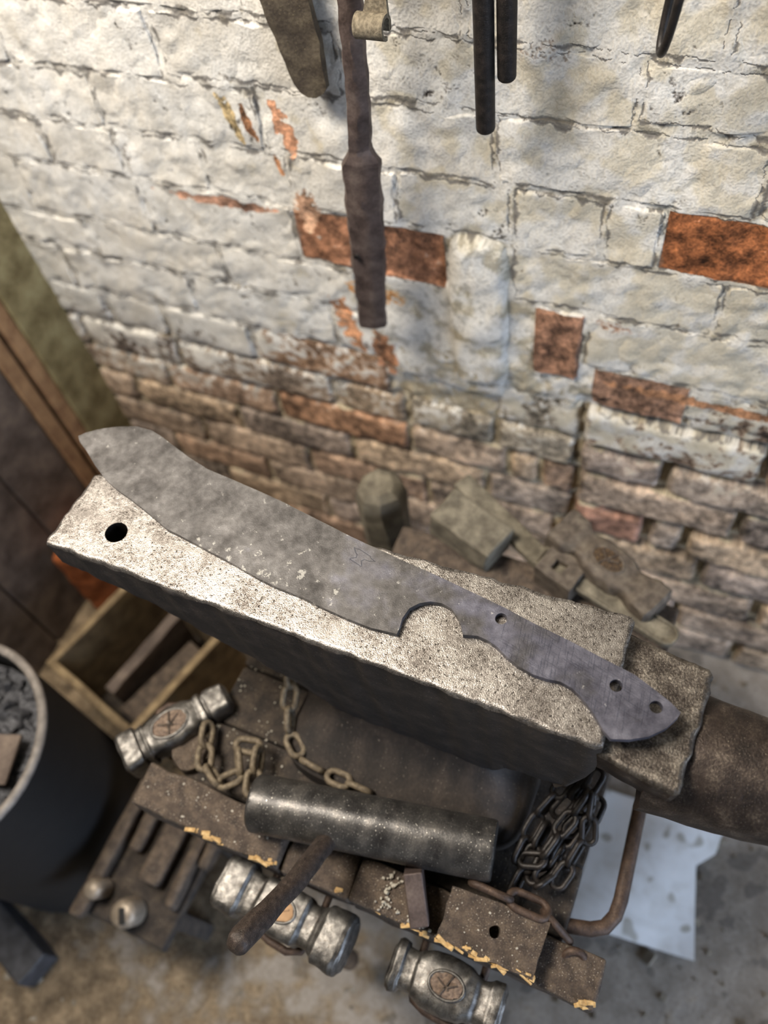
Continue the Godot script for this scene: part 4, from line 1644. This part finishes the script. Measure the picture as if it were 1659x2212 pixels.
func make_handle() -> Material:
	M.handle = mat(mottle(256, 256, 161, [[0.02, 3, 1.0]], [[0.0, c8(58, 44, 32)], [1.0, c8(104, 82, 60)]]), 0.12, 0.6, 0.0, 0.03)
	M.eye_wood = mat(mottle(256, 256, 163, [[0.04, 3, 1.0], [0.2, 2, 0.5]], [[0.0, c8(64, 52, 44)], [0.5, c8(112, 94, 80)], [1.0, c8(148, 128, 110)]]), 0.05, 0.8, 0.0, 0.06)
	M.eye_dark = mat(mottle(256, 256, 165, [[0.05, 3, 1.0], [0.2, 2, 0.5]], [[0.0, c8(26, 20, 15)], [0.6, c8(70, 54, 38)], [1.0, c8(150, 118, 74)]]), 0.04, 0.85, 0.0, 0.08)
	return M.handle


func build_hammers() -> void:
	make_handle()
	var y := 0.538
	hammer("square faced steel hammer with a big oval eye beside the black drum", Vector3(-0.470, y, 0.612), Vector3(-0.391, y, 0.505),
		[[0.0, 0.016, 0.016, 0.5], [0.012, 0.0215, 0.020, 0.42], [0.04, 0.0242, 0.022, 0.38], [0.165, 0.0245, 0.022, 0.38], [0.185, 0.0205, 0.019, 0.45], [0.215, 0.0215, 0.0195, 0.5], [0.235, 0.0225, 0.0205, 0.5], [0.26, 0.0195, 0.0195, 0.55], [0.38, 0.0225, 0.0215, 0.5], [0.5, 0.0240, 0.022, 0.5], [0.62, 0.0222, 0.0215, 0.5], [0.71, 0.0185, 0.0195, 0.5], [0.735, 0.0205, 0.0205, 0.5], [0.765, 0.0205, 0.0205, 0.5], [0.785, 0.0155, 0.017, 0.45], [0.82, 0.0185, 0.0185, 0.4], [0.97, 0.0175, 0.0185, 0.4], [1.0, 0.013, 0.014, 0.5]],
		0.475, Vector2(0.0205, 0.0135), M.steel, M.eye_wood, Vector3(-0.43, 0.12, 0.56), -0.0006, 0.0014, 701)
	y = 0.508
	hammer("bright steel hammer with two narrow necks, crossed by the rod handle", Vector3(-0.313, y, 0.678), Vector3(-0.160, y, 0.687),
		[[0.0, 0.0197, 0.0166, 0.55], [0.02, 0.0261, 0.0213, 0.5], [0.05, 0.0284, 0.0224, 0.5], [0.185, 0.0284, 0.0224, 0.45], [0.215, 0.0232, 0.0182, 0.5], [0.25, 0.0215, 0.0172, 0.5], [0.30, 0.0215, 0.0172, 0.5], [0.335, 0.0249, 0.0213, 0.4], [0.5, 0.0261, 0.0224, 0.4], [0.64, 0.0249, 0.0213, 0.4], [0.675, 0.0209, 0.0172, 0.5], [0.74, 0.0209, 0.0172, 0.5], [0.775, 0.0238, 0.0198, 0.5], [0.81, 0.0290, 0.0234, 0.5], [0.935, 0.0304, 0.0244, 0.6], [0.965, 0.0299, 0.0239, 0.75], [0.99, 0.0255, 0.0208, 0.9], [1.0, 0.0186, 0.0146, 0.9]],
		0.49, Vector2(0.0165, 0.011), M.steel, M.brown_board, Vector3(-0.225, 0.10, 0.69), -0.0004, 0.0012, 711)
	y = 0.4985
	hammer("short steel hammer with a brown oval handle end below the drilled block", Vector3(-0.118, y, 0.681), Vector3(-0.002, y, 0.680),
		[[0.0, 0.0165, 0.0146, 0.55], [0.02, 0.0230, 0.0192, 0.5], [0.05, 0.0250, 0.0208, 0.5], [0.10, 0.0242, 0.0203, 0.5], [0.125, 0.0195, 0.0172, 0.5], [0.21, 0.0189, 0.0172, 0.55], [0.25, 0.0218, 0.0203, 0.55], [0.35, 0.0262, 0.0220, 0.6], [0.5, 0.0274, 0.0224, 0.6], [0.65, 0.0262, 0.0220, 0.6], [0.73, 0.0218, 0.0203, 0.55], [0.78, 0.0195, 0.0172, 0.5], [0.84, 0.0201, 0.0177, 0.5], [0.88, 0.0230, 0.0192, 0.5], [0.96, 0.0236, 0.0192, 0.5], [1.0, 0.0171, 0.0146, 0.6]],
		0.51, Vector2(0.0165, 0.0112), M.steel, M.eye_wood, Vector3(-0.055, 0.10, 0.69), -0.0005, 0.0012, 721)


# ------------------------------------------------------------------ spare tools behind the anvil
func build_rear() -> void:
	# big hammer head with the stub of its handle
	hammer("heavy dark hammer head with a broken handle stub, behind the anvil by the bricks", Vector3(-0.103, 0.540, 0.164), Vector3(0.036, 0.530, 0.231),
		[[0.0, 0.022, 0.019, 0.3], [0.015, 0.0265, 0.0225, 0.26], [0.15, 0.0270, 0.0225, 0.26], [0.27, 0.0195, 0.0205, 0.4], [0.38, 0.0265, 0.0225, 0.5], [0.5, 0.0275, 0.0225, 0.5], [0.62, 0.0265, 0.0225, 0.5], [0.74, 0.0200, 0.0205, 0.4], [0.86, 0.0255, 0.0225, 0.3], [0.975, 0.0260, 0.0225, 0.3], [1.0, 0.021, 0.018, 0.35]],
		0.49, Vector2(0.020, 0.0125), M.rear_iron if M.has("rear_iron") else make_rear(), M.eye_dark, Vector3(-0.03, 0.02, 0.205), -0.0008, 0.002, 731)
	box_thing("steel_wedge", "flat topped grey steel wedge lying behind the middle of the anvil", "wedge", Vector3(-0.207, 0.530, 0.197), Vector3(0.094, 0.048, 0.052), 0.004, -0.34, M.wood_grey, 0.003, 741, "", -0.10)
	box_thing("flat_bar", "long pale grey flat bar leaning behind the steel wedge", "bar", Vector3(-0.172, 0.523, 0.168), Vector3(0.165, 0.014, 0.027), 0.003, -0.50, M.wood_grey, 0.001, 742, "", -0.09)
	# block with a square hole
	var mb := MB.new()
	var ol := resample(v2([-0.113, 0.228, -0.098, 0.186, -0.051, 0.203, -0.066, 0.246]), 0.008)
	var sq := v2([-0.095, 0.222, -0.090, 0.209, -0.076, 0.214, -0.081, 0.228])
	mb.plate(ol, [resample(sq, 0.004)], func(_q: Vector2) -> float: return 0.545, func(_q: Vector2) -> float: return 0.505, 0.012)
	mb.rough(0.0022, 40.0, 743)
	tag(part("square_holed_block", mb, M.rear_iron, self, 30.0), "small brown steel block with a square hole, behind the anvil", "block")
	# slender bar with a rounded end and raised rim
	var t := thing("rimmed_bar", "slender tan bar with a rounded end, below the heavy dark hammer head", "bar", Vector3(-0.01, 0.52, 0.24))
	var d := Vector2(0.163, 0.052).normalized()
	var nr := Vector2(-d.y, d.x)
	var out := PackedVector2Array()
	var a := Vector2(-0.112, 0.205)
	var b := Vector2(0.052, 0.2575)
	for k in 13:
		var an := -PI / 2 + PI * k / 12.0
		out.append(b + d * cos(an) * 0.0115 + nr * sin(an) * 0.0125)
	out.append(a + nr * 0.0125)
	out.append(a - nr * 0.0125)
	mb = MB.new()
	mb.plate(resample(out, 0.006), [], func(_q: Vector2) -> float: return 0.534, func(_q: Vector2) -> float: return 0.524, 0.008)
	part("bar", mb, M.wood_grey, t, 35.0)
	var path := []
	for q in resample(out, 0.006):
		path.append(Vector3(q.x, 0.5345, q.y))
	mb = MB.new()
	mb.tube(path, [0.0022], 8, 0, true)
	part("rim", mb, M.wood_grey, t, 60.0)
	# weathered stake by the wall
	t = thing("stake", "short weathered grey wooden stake standing by the wall behind the blade blank", "stake", Vector3(-0.355, 0, 0.155))
	mb = MB.new()
	var rings := []
	for s in [[0.0, 0.036], [0.42, 0.036], [0.485, 0.036], [0.503, 0.031], [0.510, 0.021]]:
		var ring := PackedVector3Array()
		for k in 8:
			var an := TAU * k / 8 + 0.3
			ring.append(Vector3(-0.355 + cos(an) * s[1], s[0], 0.155 + sin(an) * s[1] * 1.1))
		rings.append(ring)
	mb.loft(rings)
	mb.rough(0.004, 22.0, 751)
	part("post", mb, M.wood_grey, t, 25.0)


func make_rear() -> Material:
	M.rear_iron = mat(mottle(512, 512, 171, [[0.015, 3, 1.0], [0.1, 3, 0.5]], [[0.0, c8(62, 54, 46)], [0.5, c8(92, 82, 72)], [1.0, c8(122, 112, 98)]]), 0.14, 0.7, 0.2, 0.05)
	return M.rear_iron


# ------------------------------------------------------------------ left side: boards, drum, crate
func build_left() -> void:
	# boarded partition that meets the brick wall in the corner
	var mb := MB.new()
	mb.rbox(Vector3(-1.055, 0.75, 0.30), Vector3(0.05, 1.5, 0.62), 0.003, 1, 1, 1)
	var w := part("wall_left", mb, M.grey_board)
	w.set_meta("kind", "structure")
	for s in [[-0.004, 0.088, 0.03, M.olive], [0.0885, 0.116, 0.026, M.brown_board], [0.126, 0.155, 0.026, M.brown_board], [0.157, 0.27, 0.022, M.grey_board], [0.274, 0.40, 0.022, M.grey_board], [0.404, 0.58, 0.022, M.grey_board]]:
		mb = MB.new()
		mb.rbox(Vector3(-1.03 + s[2] / 2, 0.75, (s[0] + s[1]) / 2), Vector3(s[2], 1.5, s[1] - s[0]), 0.004, 1, 8, 2)
		mb.rough(0.003, 8.0, 801)
		part("plank", mb, s[3], w, 40.0)
	box_thing("clay_block", "orange clay block standing at the foot of the boarded partition", "block", Vector3(-0.955, 0.10, 0.24), Vector3(0.10, 0.20, 0.13), 0.01, 0.3, M.clay, 0.006, 811)
	# drum with clinker
	var t := thing("drum", "black steel drum with a grey rolled rim standing left of the anvil", "drum", Vector3(-0.765, 0, 0.68))
	var x := Transform3D(Basis.IDENTITY, Vector3(-0.765, 0, 0.68))
	mb = MB.new()
	mb.lathe([[0.0001, 0.0], [0.138, 0.0], [0.14, 0.01], [0.142, 0.20], [0.145, 0.44], [0.145, 0.448], [0.137, 0.448], [0.134, 0.20], [0.130, 0.02], [0.0001, 0.016]], x, 48)
	part("shell", mb, M.drum, t, 40.0)
	var path := []
	for k in 48:
		var a := TAU * k / 48
		path.append(Vector3(-0.765 + cos(a) * 0.1425, 0.45, 0.68 + sin(a) * 0.1425))
	mb = MB.new()
	mb.tube(path, [0.0062], 10, 0, true)
	part("rim", mb, M.rim if M.has("rim") else make_rim(), t, 60.0)
	# what fills it
	var rng := RandomNumberGenerator.new()
	rng.seed = 31
	mb = MB.new()
	for k in 260:
		var r := 0.128 * sqrt(rng.randf())
		var a := rng.randf() * TAU
		var q := rng.randf_range(0.008, 0.024)
		mb.rbox(Vector3.ZERO, Vector3(q, q * rng.randf_range(0.4, 0.9), q * rng.randf_range(0.6, 1.3)), q * 0.18, 1, 1, 1, Transform3D(Basis(Vector3(rng.randfn(), rng.randfn(), rng.randfn()).normalized(), rng.randf() * 6.0), Vector3(-0.765 + cos(a) * r, 0.405 + rng.randf() * 0.022 - r * 0.12, 0.68 + sin(a) * r)))
	mb.lathe([[0.0001, 0.0], [0.132, 0.0], [0.132, 0.39], [0.0001, 0.402]], Transform3D(Basis.IDENTITY, Vector3(-0.765, 0.016, 0.68)), 32)
	var cl := part("clinker", mb, M.coal)
	cl.set_meta("kind", "stuff")
	tag(cl, "grey clinker and steel offcuts filling the black drum", "clinker")
	mb = MB.new()
	mb.rbox(Vector3.ZERO, Vector3(0.075, 0.006, 0.065), 0.002, 2, 1, 2, Transform3D(Basis(Vector3.UP, 0.3) * Basis(Vector3(0, 0, 1), 0.15), Vector3(-0.70, 0.425, 0.665)))
	tag(part("scrap_plate", mb, M.grey_board, self), "square of flat grey scrap plate lying on the clinker in the drum", "plate")
	build_crate()
	# low slatted step and pins
	t = thing("slatted_step", "low dark wooden step with worn battens on top, beside the black drum", "step", Vector3(-0.50, 0, 0.69))
	mb = MB.new()
	mb.rbox(Vector3(-0.52, 0.200, 0.685), Vector3(0.145, 0.02, 0.19), 0.006, 3, 1, 4)
	mb.rough(0.003, 20.0, 821)
	part("base", mb, M.wood_dark, t, 40.0)
	for q in [[-0.575, 0.62], [-0.575, 0.74], [-0.475, 0.62], [-0.475, 0.74]]:
		mb = MB.new()
		mb.rbox(Vector3(q[0], 0.095, q[1]), Vector3(0.025, 0.19, 0.025), 0.003, 1, 3, 1)
		part("leg", mb, M.wood_dark, t, 40.0)
	for s in [[-0.580, 0.69, 0.022, 0.20], [-0.548, 0.635, 0.020, 0.10], [-0.505, 0.65, 0.034, 0.13], [-0.462, 0.66, 0.017, 0.14], [-0.442, 0.63, 0.016, 0.08]]:
		mb = MB.new()
		mb.rbox(Vector3(s[0], 0.2235, s[1]), Vector3(s[2], 0.026, s[3]), 0.007, 2, 2, 5)
		mb.rough(0.003, 20.0, 822)
		part("batten", mb, M.wood, t, 50.0)
	for s in [["plain round headed steel pin standing on the dark step", -0.568, 0.2115, 0.742, 0.014, false], ["larger steel pin with a slotted head standing on the dark step", -0.511, 0.2115, 0.752, 0.019, true]]:
		t = thing("steel_pin", s[0], "pin", Vector3(s[1], s[2], s[3]), "pins on the dark step")
		var r: float = s[4]
		mb = MB.new()
		mb.lathe([[0.0001, 0.0], [r * 0.9, 0.0], [r, 0.003], [r, 0.03], [r * 0.9, 0.036], [r * 0.6, 0.040], [0.0001, 0.041]], Transform3D(Basis(Vector3(1, 0, 0), 0.25), Vector3(s[1], s[2], s[3])), 24)
		part("head", mb, M.steel_dull if M.has("steel_dull") else make_dull(), t, 40.0)
		if s[5]:
			mb = MB.new()
			mb.rbox(Vector3.ZERO, Vector3(r * 0.45, 0.003, r * 1.1), 0.001, 1, 1, 1, Transform3D(Basis(Vector3(1, 0, 0), 0.25) * Basis(Vector3.UP, 0.5), Vector3(s[1] + 0.003, s[2] + 0.0395, s[3] + 0.011)))
			part("slot", mb, M.drum, t)
	box_thing("dark_bar", "square dark grey steel bar lying on the floor in front of the drum", "bar", Vector3(-0.79, 0.028, 0.86), Vector3(0.22, 0.055, 0.055), 0.005, -0.28, M.bar_dark if M.has("bar_dark") else make_bar_dark(), 0.002, 831)


func make_rim() -> Material:
	M.rim = mat(mottle(256, 256, 181, [[0.02, 3, 1.0]], [[0.0, c8(96, 90, 84)], [1.0, c8(146, 138, 130)]]), 0.1, 0.7, 0.1, 0.03)
	return M.rim


func make_dull() -> Material:
	M.steel_dull = mat(mottle(256, 256, 183, [[0.02, 3, 1.0]], [[0.0, c8(120, 108, 94)], [1.0, c8(176, 162, 144)]]), 0.08, 0.5, 0.4, 0.03)
	return M.steel_dull


func make_bar_dark() -> Material:
	M.bar_dark = mat(mottle(256, 256, 185, [[0.02, 3, 1.0]], [[0.0, c8(46, 46, 48)], [1.0, c8(78, 78, 82)]]), 0.15, 0.6, 0.3, 0.03)
	return M.bar_dark


func build_crate() -> void:
	var t := thing("crate", "open pale wooden crate with offcuts inside, on the floor below the anvil's heel", "crate", Vector3(-0.74, 0, 0.43))
	var x := Transform3D(Basis(Vector3.UP, -0.27), Vector3(-0.735, 0, 0.405))
	for s in [[Vector3(0, 0.10, 0.107), Vector3(0.19, 0.20, 0.014)], [Vector3(0, 0.10, -0.107), Vector3(0.19, 0.20, 0.014)], [Vector3(-0.102, 0.10, 0), Vector3(0.014, 0.20, 0.228)], [Vector3(0.102, 0.10, 0), Vector3(0.014, 0.20, 0.228)]]:
		var mb := MB.new()
		mb.rbox(s[0], s[1], 0.003, 3, 3, 3, x)
		mb.rough(0.002, 20.0, 841)
		part("side", mb, M.wood_pale, t, 40.0)
	var mb := MB.new()
	mb.rbox(Vector3(0, 0.008, 0), Vector3(0.2, 0.012, 0.21), 0.002, 1, 1, 1, x)
	part("bottom", mb, M.wood_dark, t)
	box_thing("offcut", "long grey wooden offcut standing on edge inside the crate", "offcut", x * Vector3(-0.012, 0.085, -0.005), Vector3(0.022, 0.14, 0.17), 0.003, -0.22, M.grey_board, 0.002, 842, "offcuts in the crate")
	box_thing("offcut", "broader pale offcut lying along the right side of the crate", "offcut", x * Vector3(0.045, 0.07, 0.01), Vector3(0.05, 0.11, 0.16), 0.003, -0.33, M.wood, 0.002, 843, "offcuts in the crate")


func build_floor_things() -> void:
	# sheet of white paper, one corner notched, slightly curled
	var mb := MB.new()
	var ol := resample(v2([0.052, 0.30, 0.236, 0.300, 0.232, 0.338, 0.208, 0.366, 0.233, 0.495, 0.050, 0.515]), 0.012)
	mb.plate(ol, [], func(q: Vector2) -> float: return 0.021 + 0.006 * sin(q.x * 26.0 + q.y * 11.0), func(q: Vector2) -> float: return 0.0195 + 0.006 * sin(q.x * 26.0 + q.y * 11.0), 0.014)
	tag(part("paper_sheet", mb, M.paper, self, 60.0), "smudged white sheet lying on the floor to the right of the stand", "sheet")
	# grit and flakes on the floor
	var rng := RandomNumberGenerator.new()
	rng.seed = 71
	mb = MB.new()
	for k in 700:
		var p := Vector3(rng.randf_range(-0.95, 0.35), 0, rng.randf_range(0.55, 1.15))
		if k > 560:
			p = Vector3(rng.randf_range(0.0, 0.45), 0, rng.randf_range(0.02, 0.75))
		if (p.x > -0.42 and p.x < 0.06 and p.z < 0.66) or Vector2(p.x + 0.765, p.z - 0.68).length() < 0.17 or (p.x < -0.43 and p.z < 0.9):
			continue
		var q := rng.randf_range(0.003, 0.011) * (1.8 if k % 37 == 0 else 1.0)
		mb.rbox(Vector3.ZERO, Vector3(q, q * 0.4, q * rng.randf_range(0.5, 1.2)), q * 0.12, 1, 1, 1, Transform3D(Basis(Vector3.UP, rng.randf() * 6.0) * Basis(Vector3(1, 0, 0), rng.randf_range(-0.3, 0.3)), p + Vector3(0, q * 0.18, 0)))
	var g := part("floor_grit", mb, M.grit if M.has("grit") else make_grit())
	g.set_meta("kind", "stuff")
	tag(g, "flakes of scale and grit scattered over the concrete floor", "grit")


func make_grit() -> Material:
	M.grit = mat(mottle(256, 256, 191, [[0.03, 3, 1.0]], [[0.0, c8(70, 62, 52)], [0.5, c8(130, 120, 104)], [1.0, c8(190, 182, 166)]]), 0.3, 0.8, 0.0, 0.03)
	return M.grit
